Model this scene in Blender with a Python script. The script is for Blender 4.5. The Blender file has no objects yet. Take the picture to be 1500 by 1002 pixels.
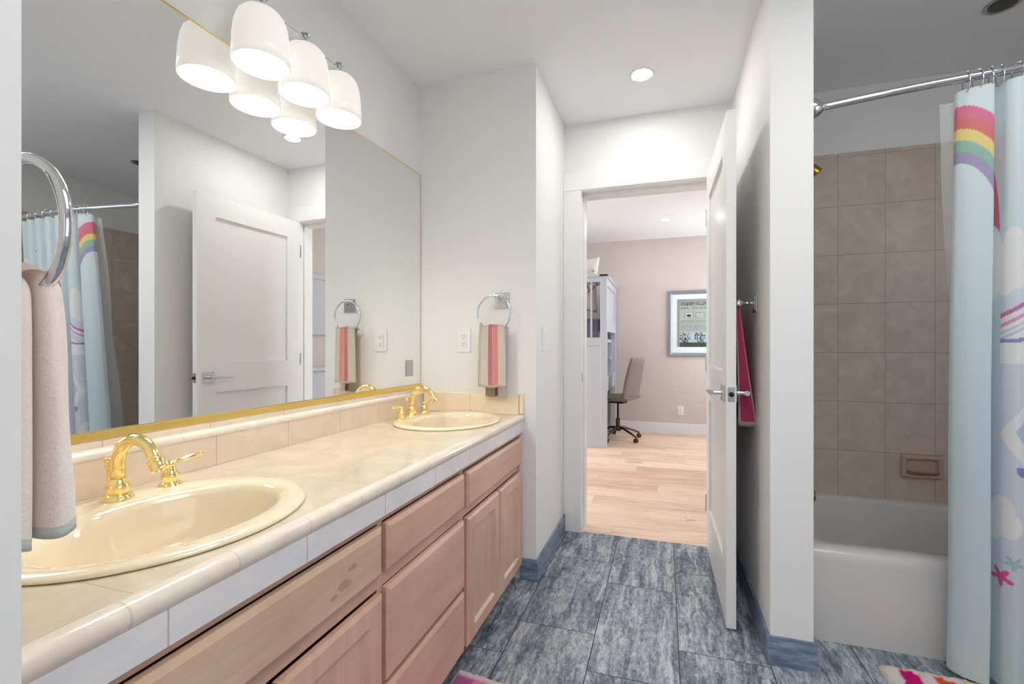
import bpy, bmesh, math, random
from mathutils import Vector, Matrix, noise
random.seed(7)
S = bpy.context.scene
C = S.collection
PI = math.pi

# ------------------------------------------------------------------ camera
cam = bpy.data.cameras.new('camera'); co = bpy.data.objects.new('camera', cam); C.objects.link(co)
co.location = (0, 0, 1.112); co.rotation_euler = (PI/2, 0, 0.3027)
cam.sensor_width = 36; cam.lens = 667.5/1500*36
cam.shift_x = -14.4/1500; cam.shift_y = 6.5/1500
cam.clip_start = 0.02
S.camera = co
# ------------------------------------------------------------------ colour management, sampling
S.view_settings.view_transform = 'Standard'; S.view_settings.look = 'None'
S.view_settings.gamma = 1; S.view_settings.use_curve_mapping = False
S.view_settings.exposure = 1.40
S.cycles.use_denoising = True
S.cycles.max_bounces = 14; S.cycles.diffuse_bounces = 8; S.cycles.glossy_bounces = 6
S.cycles.transmission_bounces = 8; S.cycles.transparent_max_bounces = 12
S.cycles.sample_clamp_indirect = 6
# ------------------------------------------------------------------ world
w = bpy.data.worlds.new('world'); S.world = w; w.use_nodes = True
w.node_tree.nodes['Background'].inputs[0].default_value = (.86, .92, 1, 1)
w.node_tree.nodes['Background'].inputs[1].default_value = .62

def area(name, loc, rot, sx, sy, power, col=(1, 1, 1), spread=PI):
    l = bpy.data.lights.new(name, 'AREA'); l.shape = 'RECTANGLE'; l.size = sx; l.size_y = sy
    l.energy = power; l.color = col; l.spread = spread
    o = bpy.data.objects.new(name, l); C.objects.link(o); o.location = loc; o.rotation_euler = rot
    return o
# added fill light, set at an invented window behind the camera
area('back_fill', (-.20, -1.28, 1.55), (PI/2, 0, PI), 1.7, 1.3, 7.5, (1, .985, .96))
# added fill for the cabinet fronts, at an invented unseen right-wall window
area('side_fill', (2.10, -.05, 1.5), (0, PI/2, 0), 1.3, 1.7, .8, (.78, .89, 1))
area('ceiling_fill', (.62, .70, 2.44), (0, 0, 0), 1.15, .78, 7.5, (1, .985, .96))  # added overhead fill panel under the closed ceiling, no skylight there
# daylight through the bedroom window on its right wall
area('bedroom_daylight', (1.31, 5.35, 1.45), (0, PI/2, 0), 1.4, 1.0, 8, (.94, .97, 1))
area('bedroom_fill_left', (-3.28, 3.95, 1.45), (0, -PI/2, 0), 1.4, 1.4, 19, (.94, .97, 1))  # added fill for the loft bed's front, at an invented left window

# ================================================================== materials
class G:
    def __init__(s, name):
        s.m = bpy.data.materials.new(name); s.m.use_nodes = True
        s.t = s.m.node_tree; s.b = s.t.nodes['Principled BSDF']
    def n(s, typ, ins=None, **kw):
        d = s.t.nodes.new(typ)
        for k, v in kw.items(): setattr(d, k, v)
        for k, v in (ins or {}).items():
            if hasattr(v, 'is_output') or isinstance(v, bpy.types.NodeSocket): s.t.links.new(v, d.inputs[k])
            else: d.inputs[k].default_value = v
        return d
    def math(s, op, a, b=0, c=0):
        return s.n('ShaderNodeMath', {0: a, 1: b, 2: c}, operation=op).outputs[0]
    def mix(s, f, a, b, mode='MIX'):
        d = s.n('ShaderNodeMix', None, data_type='RGBA', blend_type=mode)
        for k, v in ((0, f), (6, a), (7, b)):
            if isinstance(v, bpy.types.NodeSocket): s.t.links.new(v, d.inputs[k])
            elif k == 0: d.inputs[0].default_value = v
            else: d.inputs[k].default_value = (*v, 1) if len(v) == 3 else v
        return d.outputs[2]
    def set(s, k, v):
        if isinstance(v, bpy.types.NodeSocket): s.t.links.new(v, s.b.inputs[k])
        else: s.b.inputs[k].default_value = v
    def coord(s, scale=(1, 1, 1), which='Object', rot=(0, 0, 0), loc=(0, 0, 0)):
        tc = s.n('ShaderNodeTexCoord')
        return s.n('ShaderNodeMapping', {'Vector': tc.outputs[which], 'Scale': scale, 'Rotation': rot, 'Location': loc}).outputs[0]
    def noise(s, vec, scale, detail=3, rough=.5):
        return s.n('ShaderNodeTexNoise', {'Vector': vec, 'Scale': scale, 'Detail': detail, 'Roughness': rough}).outputs[0]
    def ramp(s, f, stops):
        d = s.n('ShaderNodeValToRGB', {0: f}); e = d.color_ramp.elements
        while len(e) < len(stops): e.new(.5)
        for i, (p, c) in enumerate(stops): e[i].position = p; e[i].color = (*c, 1)
        return d.outputs[0]
    def bump(s, h, strength=.1, dist=.002):
        s.set('Normal', s.n('ShaderNodeBump', {'Height': h, 'Strength': strength, 'Distance': dist}).outputs[0])

def lin(c):
    return tuple(((v/255)/12.92 if v/255 <= .04045 else ((v/255+.055)/1.055)**2.4) for v in c)

def simple(name, rgb, rough=.5, metal=0, var=.04, nscale=8, bump=0, bscale=60, **kw):
    g = G(name); c = lin(rgb); v = g.coord()
    f = g.noise(v, nscale)
    g.set('Base Color', g.mix(f, tuple(x*(1-var) for x in c), tuple(min(1, x*(1+var)) for x in c)))
    g.set('Roughness', rough); g.set('Metallic', metal)
    if bump: g.bump(g.noise(v, bscale), bump)
    for k, val in kw.items(): g.set(k.replace('_', ' '), val)
    return g.m

M = {}
M['paint'] = simple('wall_paint', (229, 228, 226), .6, var=.01, nscale=2, bump=.04, bscale=220)
M['ceil'] = simple('ceiling_paint', (236, 238, 240), .8, var=.01, nscale=2, bump=.05, bscale=180)
M['trimw'] = simple('white_trim', (234, 233, 231), .38, var=.01)
M['bedwall'] = simple('beige_paint', (204, 194, 188), .7, var=.015, nscale=2, bump=.04, bscale=200)
M['bedtrim'] = simple('bed_trim', (226, 230, 236), .4, var=.01)
M['white_furn'] = simple('white_lacquer', (192, 198, 206), .4, var=.015)
M['plastic'] = simple('white_plastic', (232, 231, 228), .3, var=.01)
M['slot'] = simple('dark_slot', (60, 58, 56), .6)
M['chrome'] = simple('chrome', (214, 216, 218), .07, 1, var=.01)
M['nickel'] = simple('brushed_nickel', (190, 190, 190), .25, 1, var=.02)
M['gold'] = simple('polished_brass', (250, 228, 158), .10, 1, var=.02)
M['goldframe'] = simple('gold_frame', (240, 210, 128), .33, 1, var=.04)
M['oldbrass'] = simple('dull_brass', (168, 138, 66), .28, 1, var=.06)
M['bisque'] = simple('bisque_porcelain', (230, 216, 188), .07, var=.01, Coat_Weight=.5)
M['tub'] = simple('tub_enamel', (204, 201, 197), .16, var=.01)
M['caulk'] = simple('caulk', (196, 178, 150), .6)
M['soap'] = simple('soap_dish_ceramic', (186, 164, 144), .25, var=.02)
M['dark'] = simple('dark_metal', (42, 38, 36), .4, .6)
M['bronze'] = simple('bronze_metal', (92, 74, 62), .3, .9, var=.08)
M['chairfab'] = simple('chair_fabric', (132, 124, 118), .9, var=.1, nscale=40, bump=.3, bscale=500)
M['pillow'] = simple('pillow_cloth', (222, 220, 214), .9, var=.05, bump=.2, bscale=60)
M['bedding'] = simple('bedding_cloth', (120, 118, 134), .9, var=.35, nscale=12, bump=.3, bscale=30)
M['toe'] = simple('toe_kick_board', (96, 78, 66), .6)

def mirror_mat():
    g = G('mirror_glass'); g.set('Base Color', (.90, .915, .905, 1)); g.set('Metallic', 1); g.set('Roughness', .0)
    return g.m
M['mirror'] = mirror_mat()

def emis(name, col, st):
    g = G(name); g.set('Base Color', (*col, 1)); g.set('Emission Color', (*col, 1)); g.set('Emission Strength', st); g.set('Roughness', .3)
    return g.m
M['bulb'] = emis('bulb_glow', (1, .98, .955), 88)
M['led'] = emis('downlight_lens', (1, .98, .96), 85)
M['led_off'] = simple('downlight_lens_off', (60, 60, 60), .4)

def opal():
    g = G('opal_glass'); g.set('Base Color', (.70, .67, .62, 1)); g.set('Roughness', .18)
    g.set('Emission Color', (1, .955, .90, 1)); g.set('Emission Strength', .16)
    return g.m
M['opal'] = opal()

def grid_line(g, coord, origin, step, half):
    """1 on a joint line of the given half width, 0 elsewhere"""
    t = g.math('DIVIDE', g.math('SUBTRACT', coord, origin), step)
    d = g.math('ABSOLUTE', g.math('SUBTRACT', t, g.math('ROUND', t)))
    return g.math('LESS_THAN', g.math('MULTIPLY', d, step), half)

def vinyl_floor():
    g = G('slate_look_floor_tile')
    tc = g.n('ShaderNodeNewGeometry').outputs['Position']
    s = g.n('ShaderNodeSeparateXYZ', {0: tc}); x, y = s.outputs[0], s.outputs[1]
    T, L = .305, .61
    cx = g.math('DIVIDE', g.math('SUBTRACT', x, -.2547), T)
    col = g.math('FLOOR', cx)
    par = g.math('MODULO', g.math('ADD', col, 100), 2)
    off = g.math('ADD', 2.372, g.math('MULTIPLY', g.math('SUBTRACT', 1, par), -.2035))
    ry = g.math('DIVIDE', g.math('SUBTRACT', y, off), L)
    row = g.math('FLOOR', ry)
    def near(v, step, half):
        d = g.math('ABSOLUTE', g.math('SUBTRACT', v, g.math('ROUND', v)))
        return g.math('LESS_THAN', g.math('MULTIPLY', d, step), half)
    line = g.math('MAXIMUM', near(cx, T, .0019), near(ry, L, .0017))
    seed = g.math('ADD', g.math('MULTIPLY', col, 7.31), g.math('MULTIPLY', row, 3.77))
    vec = g.n('ShaderNodeCombineXYZ', {0: g.math('ADD', x, seed), 1: g.math('MULTIPLY', y, .13), 2: seed}).outputs[0]
    vec2 = g.n('ShaderNodeCombineXYZ', {0: g.math('ADD', x, seed), 1: g.math('MULTIPLY', y, .42), 2: seed}).outputs[0]
    warp = g.n('ShaderNodeTexNoise', {'Vector': vec2, 'Scale': 9, 'Detail': 5, 'Roughness': .7})
    v3 = g.n('ShaderNodeVectorMath', {0: vec, 1: g.n('ShaderNodeVectorMath', {0: warp.outputs[1], 3: .06}, operation='SCALE').outputs[0]}, operation='ADD').outputs[0]
    n1 = g.n('ShaderNodeTexNoise', {'Vector': v3, 'Scale': 30, 'Detail': 8, 'Roughness': .72, 'Distortion': .7}).outputs[0]
    n2 = g.noise(vec2, 70, 4, .75)
    n3 = g.noise(vec2, 7, 3)
    f = g.math('ADD', g.math('MULTIPLY', n1, .55), g.math('ADD', g.math('MULTIPLY', n2, .3), g.math('MULTIPLY', n3, .15)))
    c = g.ramp(f, [(.38, lin((52, 61, 74))), (.45, lin((98, 108, 120))), (.51, lin((140, 148, 157))), (.585, lin((188, 193, 198)))])
    c = g.mix(line, c, lin((44, 47, 54)))
    g.set('Base Color', c); g.set('Roughness', .42); g.set('Specular IOR Level', .35)
    g.bump(g.math('SUBTRACT', g.math('MULTIPLY', f, .4), g.math('MULTIPLY', line, 1)), .35, .0015)
    return g.m
M['floor'] = vinyl_floor()

def base_mat():
    g = G('slate_look_base'); v = g.coord((1, 1, 6))
    n = g.noise(v, 9, 6, .65)
    g.set('Base Color', g.ramp(n, [(.35, lin((84, 103, 126))), (.5, lin((112, 130, 152))), (.65, lin((146, 160, 176)))]))
    g.set('Roughness', .45)
    return g.m
M['base'] = base_mat()

def oak_floor():
    g = G('oak_plank_floor'); tc = g.n('ShaderNodeNewGeometry').outputs['Position']
    s = g.n('ShaderNodeSeparateXYZ', {0: tc}); x, y = s.outputs[0], s.outputs[1]
    ry = g.math('DIVIDE', y, .19); row = g.math('FLOOR', ry)
    cx = g.math('ADD', g.math('DIVIDE', x, 1.7), g.math('MULTIPLY', row, .37)); col = g.math('FLOOR', cx)
    def near(v, step, half):
        d = g.math('ABSOLUTE', g.math('SUBTRACT', v, g.math('ROUND', v)))
        return g.math('LESS_THAN', g.math('MULTIPLY', d, step), half)
    line = g.math('MAXIMUM', near(ry, .19, .0011), near(cx, 1.7, .0011))
    seed = g.math('ADD', g.math('MULTIPLY', row, 5.17), g.math('MULTIPLY', col, 2.31))
    vec = g.n('ShaderNodeCombineXYZ', {0: g.math('ADD', g.math('MULTIPLY', x, .14), seed), 1: y, 2: seed}).outputs[0]
    n = g.noise(vec, 22, 6, .6)
    rnd = g.n('ShaderNodeTexWhiteNoise', {1: seed}, noise_dimensions='1D').outputs[0]
    vk = g.n('ShaderNodeCombineXYZ', {0: g.math('MULTIPLY', x, .35), 1: y, 2: 0}).outputs[0]
    k = g.noise(vk, 7, 2)
    f = g.math('ADD', g.math('MULTIPLY', n, .75), g.math('MULTIPLY', rnd, .25))
    c = g.ramp(f, [(.28, lin((206, 172, 144))), (.5, lin((232, 203, 178))), (.72, lin((243, 221, 200)))])
    c = g.mix(g.math('MULTIPLY', g.math('GREATER_THAN', k, .71), .45), c, lin((120, 90, 68)))
    c = g.mix(g.math('MULTIPLY', line, .35), c, lin((140, 108, 86)))
    g.set('Base Color', c); g.set('Roughness', .5)
    return g.m
M['oak'] = oak_floor()

def wall_tile():
    g = G('tan_wall_tile'); tc = g.n('ShaderNodeNewGeometry')
    s = g.n('ShaderNodeSeparateXYZ', {0: tc.outputs['Position']}); x, y, z = s.outputs
    ny = g.math('ABSOLUTE', g.n('ShaderNodeSeparateXYZ', {0: tc.outputs['Normal']}).outputs[1])
    fy = g.math('GREATER_THAN', ny, .5)
    hor = g.math('ADD', g.math('MULTIPLY', fy, g.math('SUBTRACT', x, .861)), g.math('MULTIPLY', g.math('SUBTRACT', 1, fy), g.math('SUBTRACT', y, 2.745)))
    u = g.math('DIVIDE', hor, .2055); v = g.math('DIVIDE', g.math('SUBTRACT', z, .576), .2523)
    def near(v, step, half):
        d = g.math('ABSOLUTE', g.math('SUBTRACT', v, g.math('ROUND', v)))
        return g.math('LESS_THAN', g.math('MULTIPLY', d, step), half)
    trim = g.math('LESS_THAN', g.math('ABSOLUTE', g.math('SUBTRACT', z, 2.092)), .0015)
    vl = g.math('MULTIPLY', near(v, .2523, .0017), g.math('LESS_THAN', z, 2.05))
    line = g.math('MAXIMUM', g.math('MAXIMUM', near(u, .2055, .0017), vl), trim)
    seed = g.math('ADD', g.math('MULTIPLY', g.math('FLOOR', u), 3.1), g.math('MULTIPLY', g.math('FLOOR', v), 5.7))
    vec = g.n('ShaderNodeCombineXYZ', {0: g.math('ADD', hor, seed), 1: seed, 2: z}).outputs[0]
    n = g.n('ShaderNodeTexNoise', {'Vector': vec, 'Scale': 9, 'Detail': 6, 'Roughness': .6, 'Distortion': 1.2}).outputs[0]
    c = g.ramp(n, [(.35, lin((188, 174, 161))), (.55, lin((197, 184, 171))), (.7, lin((206, 194, 182)))])
    c = g.mix(line, c, lin((164, 148, 134)))
    g.set('Base Color', c); g.set('Roughness', .3)
    g.bump(g.math('SUBTRACT', 1, line), .3, .001)
    return g.m
M['tile'] = wall_tile()

def counter_tile(name, step, origin, c1, c2, jc, axis=1, other=None, half=.0014, rough=.1):
    """glazed counter tile with joints across one object axis"""
    g = G(name); tc = g.n('ShaderNodeNewGeometry').outputs['Position']
    s = g.n('ShaderNodeSeparateXYZ', {0: tc})
    line = grid_line(g, s.outputs[axis], origin, step, half)
    if other: line = g.math('MAXIMUM', line, grid_line(g, s.outputs[other[0]], other[1], other[2], half))
    n = g.n('ShaderNodeTexNoise', {'Vector': tc, 'Scale': 7, 'Detail': 6, 'Roughness': .6, 'Distortion': 1.5}).outputs[0]
    c = g.ramp(n, [(.38, lin(c1)), (.65, lin(c2))])
    c = g.mix(g.math('MULTIPLY', line, .6), c, lin(jc))
    g.set('Base Color', c); g.set('Roughness', rough)
    g.bump(g.math('SUBTRACT', 1, line), .25, .0008)
    return g.m
CT = ((203, 188, 165), (213, 199, 177), (184, 165, 140))
M['ctop'] = counter_tile('counter_top_tile', .2515, .422, *CT, rough=.08)
M['cfront'] = counter_tile('counter_edge_tile', .2515, .446, (214, 212, 214), (226, 222, 221), (160, 150, 146), half=.0014, rough=.12)
M['bull'] = counter_tile('counter_nosing_tile', .1523, .5503, (220, 207, 190), (229, 218, 203), (200, 182, 162), rough=.1)
M['splash'] = counter_tile('splash_tile', .2515, .948, (226, 210, 190), (235, 220, 202), (178, 156, 134), rough=.14)
M['splash_end'] = counter_tile('splash_end_tile', .2515, -.915, (228, 210, 180), (234, 218, 190), (178, 156, 134), axis=0, rough=.14)

def wood(name, axis, c1, c2, c3, stain=None):
    g = G(name); sc = [9, 9, 9]; sc[axis] = .9
    v = g.coord(tuple(sc))
    n = g.n('ShaderNodeTexNoise', {'Vector': v, 'Scale': 3.2, 'Detail': 7, 'Roughness': .62, 'Distortion': .4}).outputs[0]
    n2 = g.noise(g.coord((1, 1, 1)), 5, 3)
    f = g.math('ADD', g.math('MULTIPLY', n, .6), g.math('MULTIPLY', n2, .4))
    c = g.ramp(f, [(.35, lin(c1)), (.5, lin(c2)), (.66, lin(c3))])
    if stain:
        tc = g.n('ShaderNodeNewGeometry').outputs['Position']
        for p, r, a in stain:
            d = g.n('ShaderNodeVectorMath', {0: g.n('ShaderNodeVectorMath', {0: tc, 1: p}, operation='SUBTRACT').outputs[0], 1: a}, operation='MULTIPLY').outputs[0]
            L = g.n('ShaderNodeVectorMath', {0: d}, operation='LENGTH').outputs[1]
            nn = g.noise(tc, 60, 4, .7)
            k = g.math('MULTIPLY', g.math('LESS_THAN', g.math('ADD', L, g.math('MULTIPLY', nn, r*2.6)), r*2.05), .38)
            c = g.mix(k, c, lin((116, 74, 54)))
    g.set('Base Color', c); g.set('Roughness', .34); g.bump(n, .05, .001)
    return g.m
WC = ((190, 152, 131), (202, 165, 143), (212, 178, 156))
M['woodh'] = wood('washed_maple_rail', 1, *WC)
M['woodv'] = wood('washed_maple_stile', 2, *WC)
M['woodf'] = wood('washed_maple_worn_front', 1, (188, 156, 130), (202, 171, 145), (215, 187, 162),
                  [((-.64, .80, .612), .015, (1, .50, 1.15)), ((-.64, .825, .635), .010, (1, .5, 1.3)), ((-.64, .77, .60), .008, (1, .5, 1))])

def terry(name, body, stripes=None, axis='x', scale=300, bands=None):
    """towelling: UV u runs across the towel, v along its length"""
    g = G(name); tc = g.n('ShaderNodeTexCoord'); s = g.n('ShaderNodeSeparateXYZ', {0: tc.outputs['UV']})
    n = g.noise(tc.outputs['Object'], scale, 4, .7); n2 = g.noise(tc.outputs['Object'], 30, 3)
    c = g.mix(n2, tuple(x*.93 for x in lin(body)), lin(body))
    for a, b, col in stripes or []:
        k = g.math('MULTIPLY', g.math('GREATER_THAN', s.outputs[0], a), g.math('LESS_THAN', s.outputs[0], b))
        c = g.mix(k, c, lin(col))
    for a, b, col in bands or []:
        k = g.math('MULTIPLY', g.math('GREATER_THAN', s.outputs[1], a), g.math('LESS_THAN', s.outputs[1], b))
        c = g.mix(k, c, lin(col))
    c = g.mix(g.math('MULTIPLY', n, .12), c, (.6, .57, .55), 'MULTIPLY')
    g.set('Base Color', c); g.set('Roughness', .95); g.set('Specular IOR Level', .1)
    g.set('Sheen Weight', .4); g.set('Sheen Roughness', .5)
    g.bump(n, .7, .003)
    return g.m
M['towel_far'] = terry('striped_terry', (250, 242, 234), [(0, .12, (226, 230, 208)), (.12, .155, (244, 240, 230)), (.155, .33, (244, 239, 229)), (.33, .36, (248, 244, 236)), (.36, .52, (240, 158, 166)),
    (.52, .56, (244, 214, 200)), (.56, .74, (252, 186, 168)), (.74, .78, (252, 244, 230))], bands=[(0, .04, (236, 226, 214))])
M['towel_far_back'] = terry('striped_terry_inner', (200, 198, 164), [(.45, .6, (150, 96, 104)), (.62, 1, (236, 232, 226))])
M['towel_near'] = terry('dusty_pink_terry', (249, 235, 227), None, scale=260, bands=[(0, .042, (202, 208, 200))])
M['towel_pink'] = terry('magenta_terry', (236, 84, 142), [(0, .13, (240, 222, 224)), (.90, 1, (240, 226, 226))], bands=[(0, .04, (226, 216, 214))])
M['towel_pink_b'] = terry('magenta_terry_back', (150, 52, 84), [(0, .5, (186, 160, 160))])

def rug_mat(name, base):
    g = G(name)
    at = g.n('ShaderNodeVertexColor', None, layer_name='pattern').outputs[0]
    v = g.coord(); n = g.noise(v, 200, 4, .7)
    g.set('Base Color', g.mix(g.math('MULTIPLY', n, .5), at, (.5, .5, .5), 'MULTIPLY')); g.set('Roughness', .95)
    g.set('Specular IOR Level', .1); g.bump(n, .8, .006)
    return g.m
M['rug'] = rug_mat('shag_pile', None)

def curtain_mat():
    g = G('printed_polyester')
    at = g.n('ShaderNodeVertexColor', None, layer_name='pattern').outputs[0]
    g.set('Base Color', at); g.set('Roughness', .55); g.set('Sheen Weight', .2)
    tr = g.n('ShaderNodeBsdfTranslucent', {0: at})
    mx = g.n('ShaderNodeMixShader', {0: .3, 1: g.b.outputs[0], 2: tr.outputs[0]})
    g.t.links.new(mx.outputs[0], g.t.nodes['Material Output'].inputs[0])
    g.bump(g.noise(g.coord((1, 1, .15)), 120, 2), .12, .002)
    return g.m
M['curtain'] = curtain_mat()
def liner_mat():
    g = G('clear_vinyl_liner'); g.set('Base Color', (.86, .88, .88, 1)); g.set('Roughness', .25)
    g.set('Alpha', .34); g.set('Specular IOR Level', .6)
    g.bump(g.noise(g.coord((1, 1, .3)), 30, 3), .3, .004)
    return g.m
M['liner'] = liner_mat()

# ================================================================== geometry helpers
ORG = {}
def finish(name, bm, mat, parent=None, loc=None, smooth=False, mats=None, bevel=0, bseg=2):
    """mesh given in world coordinates becomes ONE object; its origin is the parent's (or loc)"""
    o0 = ORG[parent.name] if parent else Vector(loc or (0, 0, 0))
    bmesh.ops.translate(bm, verts=bm.verts, vec=-o0)
    bm.normal_update()
    me = bpy.data.meshes.new(name); bm.to_mesh(me); bm.free()
    o = bpy.data.objects.new(name, me); C.objects.link(o)
    for m in (mats or [mat]): me.materials.append(m)
    if smooth:
        for p in me.polygons: p.use_smooth = True
        if smooth != 'all': me.set_sharp_from_angle(angle=math.radians(38))
    if parent: o.parent = parent
    else: o.location = o0
    ORG[o.name] = o0
    if bevel:
        b = o.modifiers.new('bevel', 'BEVEL'); b.width = bevel; b.segments = bseg; b.limit_method = 'ANGLE'
        b.angle_limit = math.radians(40)
    return o
def tag(o, label, cat, group=None):
    o['label'] = label; o['category'] = cat
    if group: o['group'] = group
    return o
def thing(name, label, cat, loc, group=None):
    o = bpy.data.objects.new(name, None); C.objects.link(o); o.location = loc; o.empty_display_size = .05
    ORG[o.name] = Vector(loc)
    return tag(o, label, cat, group)
def dup(root, delta=(0, 0, 0), label=None, rotz=0):
    r = root.copy(); C.objects.link(r); r.location = root.location + Vector(delta)
    if rotz: r.rotation_euler.z += rotz
    if label: r['label'] = label
    for ch in [c for c in bpy.data.objects if c.parent == root]:
        c = ch.copy(); C.objects.link(c); c.parent = r
        for gch in [q for q in bpy.data.objects if q.parent == ch]:
            d = gch.copy(); C.objects.link(d); d.parent = c
    return r

def bx(bm, x0, x1, y0, y1, z0, z1, mi=0):
    vs = [bm.verts.new(p) for p in ((x0, y0, z0), (x1, y0, z0), (x1, y1, z0), (x0, y1, z0), (x0, y0, z1), (x1, y0, z1), (x1, y1, z1), (x0, y1, z1))]
    for f in ((0, 3, 2, 1), (4, 5, 6, 7), (0, 1, 5, 4), (1, 2, 6, 5), (2, 3, 7, 6), (3, 0, 4, 7)):
        bm.faces.new([vs[i] for i in f]).material_index = mi
    return vs
def box(*a): bm = bmesh.new(); bx(bm, *a); return bm
def structure(name, bm, mat, **k):
    o = finish(name, bm, mat, **k); o['kind'] = 'structure'; return o
def frame_axes(d):
    d = d.normalized(); a = Vector((0, 0, 1)) if abs(d.z) < .9 else Vector((1, 0, 0))
    u = d.cross(a).normalized(); return u, d.cross(u).normalized()
def lathe(bm, c, axis, prof, seg=28, cap=True, sx=1, sy=1):
    """prof: (radius, distance along axis)"""
    c = Vector(c); axis = Vector(axis).normalized(); u, v = frame_axes(axis); rings = []
    for r, h in prof:
        r = max(r, 1e-5)
        rings.append([bm.verts.new(c + axis*h + u*(r*math.cos(2*PI*i/seg)*sx) + v*(r*math.sin(2*PI*i/seg)*sy)) for i in range(seg)])
    for a, b in zip(rings, rings[1:]):
        for i in range(seg): bm.faces.new((a[i], a[(i+1) % seg], b[(i+1) % seg], b[i]))
    if cap: bm.faces.new(rings[0][::-1]); bm.faces.new(rings[-1])
    bmesh.ops.recalc_face_normals(bm, faces=bm.faces)
def tube(bm, pts, rad, seg=14, closed=False, cap=True):
    pts = [Vector(p) for p in pts]; n = len(pts); rings = []; pu = None
    for i, p in enumerate(pts):
        if closed: d = pts[(i+1) % n] - pts[i-1]
        else: d = pts[min(i+1, n-1)] - pts[max(i-1, 0)]
        d.normalize()
        if pu is None: u, _ = frame_axes(d)
        else: u = (pu - d*pu.dot(d)).normalized()
        pu = u; v = d.cross(u); r = rad[i] if isinstance(rad, (list, tuple)) else rad
        rings.append([bm.verts.new(p + u*(r*math.cos(2*PI*k/seg)) + v*(r*math.sin(2*PI*k/seg))) for k in range(seg)])
    m = n if closed else n-1
    for i in range(m):
        a, b = rings[i], rings[(i+1) % n]
        for k in range(seg): bm.faces.new((a[k], a[(k+1) % seg], b[(k+1) % seg], b[k]))
    if cap and not closed: bm.faces.new(rings[0][::-1]); bm.faces.new(rings[-1])
    bmesh.ops.recalc_face_normals(bm, faces=bm.faces)
def catmull(P, n=8):
    P = [Vector(p) for p in P]; out = []
    Q = [P[0]*2-P[1]] + P + [P[-1]*2-P[-2]]
    for i in range(1, len(Q)-2):
        for k in range(n):
            t = k/n; a, b, c, d = Q[i-1], Q[i], Q[i+1], Q[i+2]
            out.append(.5*((2*b) + (c-a)*t + (2*a-5*b+4*c-d)*t*t + (3*b-a-3*c+d)*t**3))
    out.append(P[-1]); return out
def grid_mesh(fn, nu, nv, closed_u=False, uv=True, thick=0):
    bm = bmesh.new(); V = []
    uvl = bm.loops.layers.uv.new('UVMap') if uv else None
    for j in range(nv+1):
        V.append([bm.verts.new(fn(i/nu, j/nv)) for i in range(nu if closed_u else nu+1)])
    for j in range(nv):
        for i in range(nu):
            i2 = (i+1) % nu if closed_u else i+1
            f = bm.faces.new((V[j][i], V[j][i2], V[j+1][i2], V[j+1][i]))
            if uv:
                for l, (a, b) in zip(f.loops, ((i, j), (i+1, j), (i+1, j+1), (i, j+1))): l[uvl].uv = (a/nu, b/nv)
    return bm

# ================================================================== SETTING
H = 2.45
# floors
structure('floor', box(-1.35, 2.28, -1.4, 2.722, -.06, 0), M['floor'])
structure('floor_bedroom', box(-3.4, 1.6, 2.722, 6.2, -.06, 0), M['oak'])
# bathroom and bedroom ceilings (apart from the openings nothing pierces them)
structure('ceiling', box(-1.35, 2.28, -1.4, 2.86, H, H+.035), M['ceil'])
structure('ceiling_bedroom', box(-3.4, 1.6, 2.80, 6.2, H+.04, H+.12), M['ceil'])
# vanity wall, a degree off square as in the real room
def tilt_x(y, x_far, y_far=2.085, a=.0183): return x_far - a*(y_far-y)
bm = bmesh.new()
pts = [(tilt_x(-1.4, -1.2005), -1.4), (-1.2005, 2.085), (-1.2005, 2.85), (-1.4, 2.85), (-1.4, -1.4)]
lo = [bm.verts.new((x, y, 0)) for x, y in pts]; hi = [bm.verts.new((x, y, H)) for x, y in pts]
for i in range(5): bm.faces.new((lo[i], lo[(i+1) % 5], hi[(i+1) % 5], hi[i]))
bm.faces.new(lo[::-1]); bm.faces.new(hi); bmesh.ops.recalc_face_normals(bm, faces=bm.faces)
structure('wall_left', bm, M['paint'])
# end wall block beside the vanity
structure('wall_end', box(-1.22, -.580, 2.085, 2.72, 0, H), M['paint'])
# door wall, pieces around the opening
bm = bmesh.new()
bx(bm, -.60, -.488, 2.716, 2.83, 0, H); bx(bm, -.488, .268, 2.716, 2.83, 2.055, H); bx(bm, .268, .50, 2.716, 2.83, 0, H)
structure('wall_back', bm, M['paint'])
# right wall with its free end beside the tub
structure('wall_right', box(.355, .488, 1.786, 2.72, 0, H), M['paint'])
# tub alcove walls
structure('wall_alcove', box(.488, 2.28, 2.756, 2.86, 0, H), M['paint'])
bm = bmesh.new()
bx(bm, 2.12, 2.28, -1.4, -.95, 0, H); bx(bm, 2.12, 2.28, .85, 2.76, 0, H); bx(bm, 2.12, 2.28, -.95, .85, 0, .8); bx(bm, 2.12, 2.28, -.95, .85, 2.2, H)
structure('wall_far_right', bm, M['paint'])
bm = bmesh.new()
for a in ((2.18, 2.22, -.95, -.9, .8, 2.2), (2.18, 2.22, .8, .85, .8, 2.2), (2.18, 2.22, -.9, .8, .8, .85), (2.18, 2.22, -.9, .8, 2.15, 2.2), (2.18, 2.22, -.07, -.03, .85, 2.15)): bx(bm, *a)
structure('added_window_right', bm, M['trimw'])  # unseen window added to go with the side fill light
structure('wall_tile_back', box(.50, 2.108, 2.745, 2.757, .34, 2.112), M['tile'])
structure('wall_tile_left', box(.4875, .50, 1.99, 2.757, .34, 2.112), M['tile'])
structure('wall_tile_right', box(2.108, 2.121, 1.95, 2.757, .34, 2.112), M['tile'])
# near end wall of the vanity niche
structure('wall_near', box(-1.235, -.601, .12, .280, 0, H), M['paint'])
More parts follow.
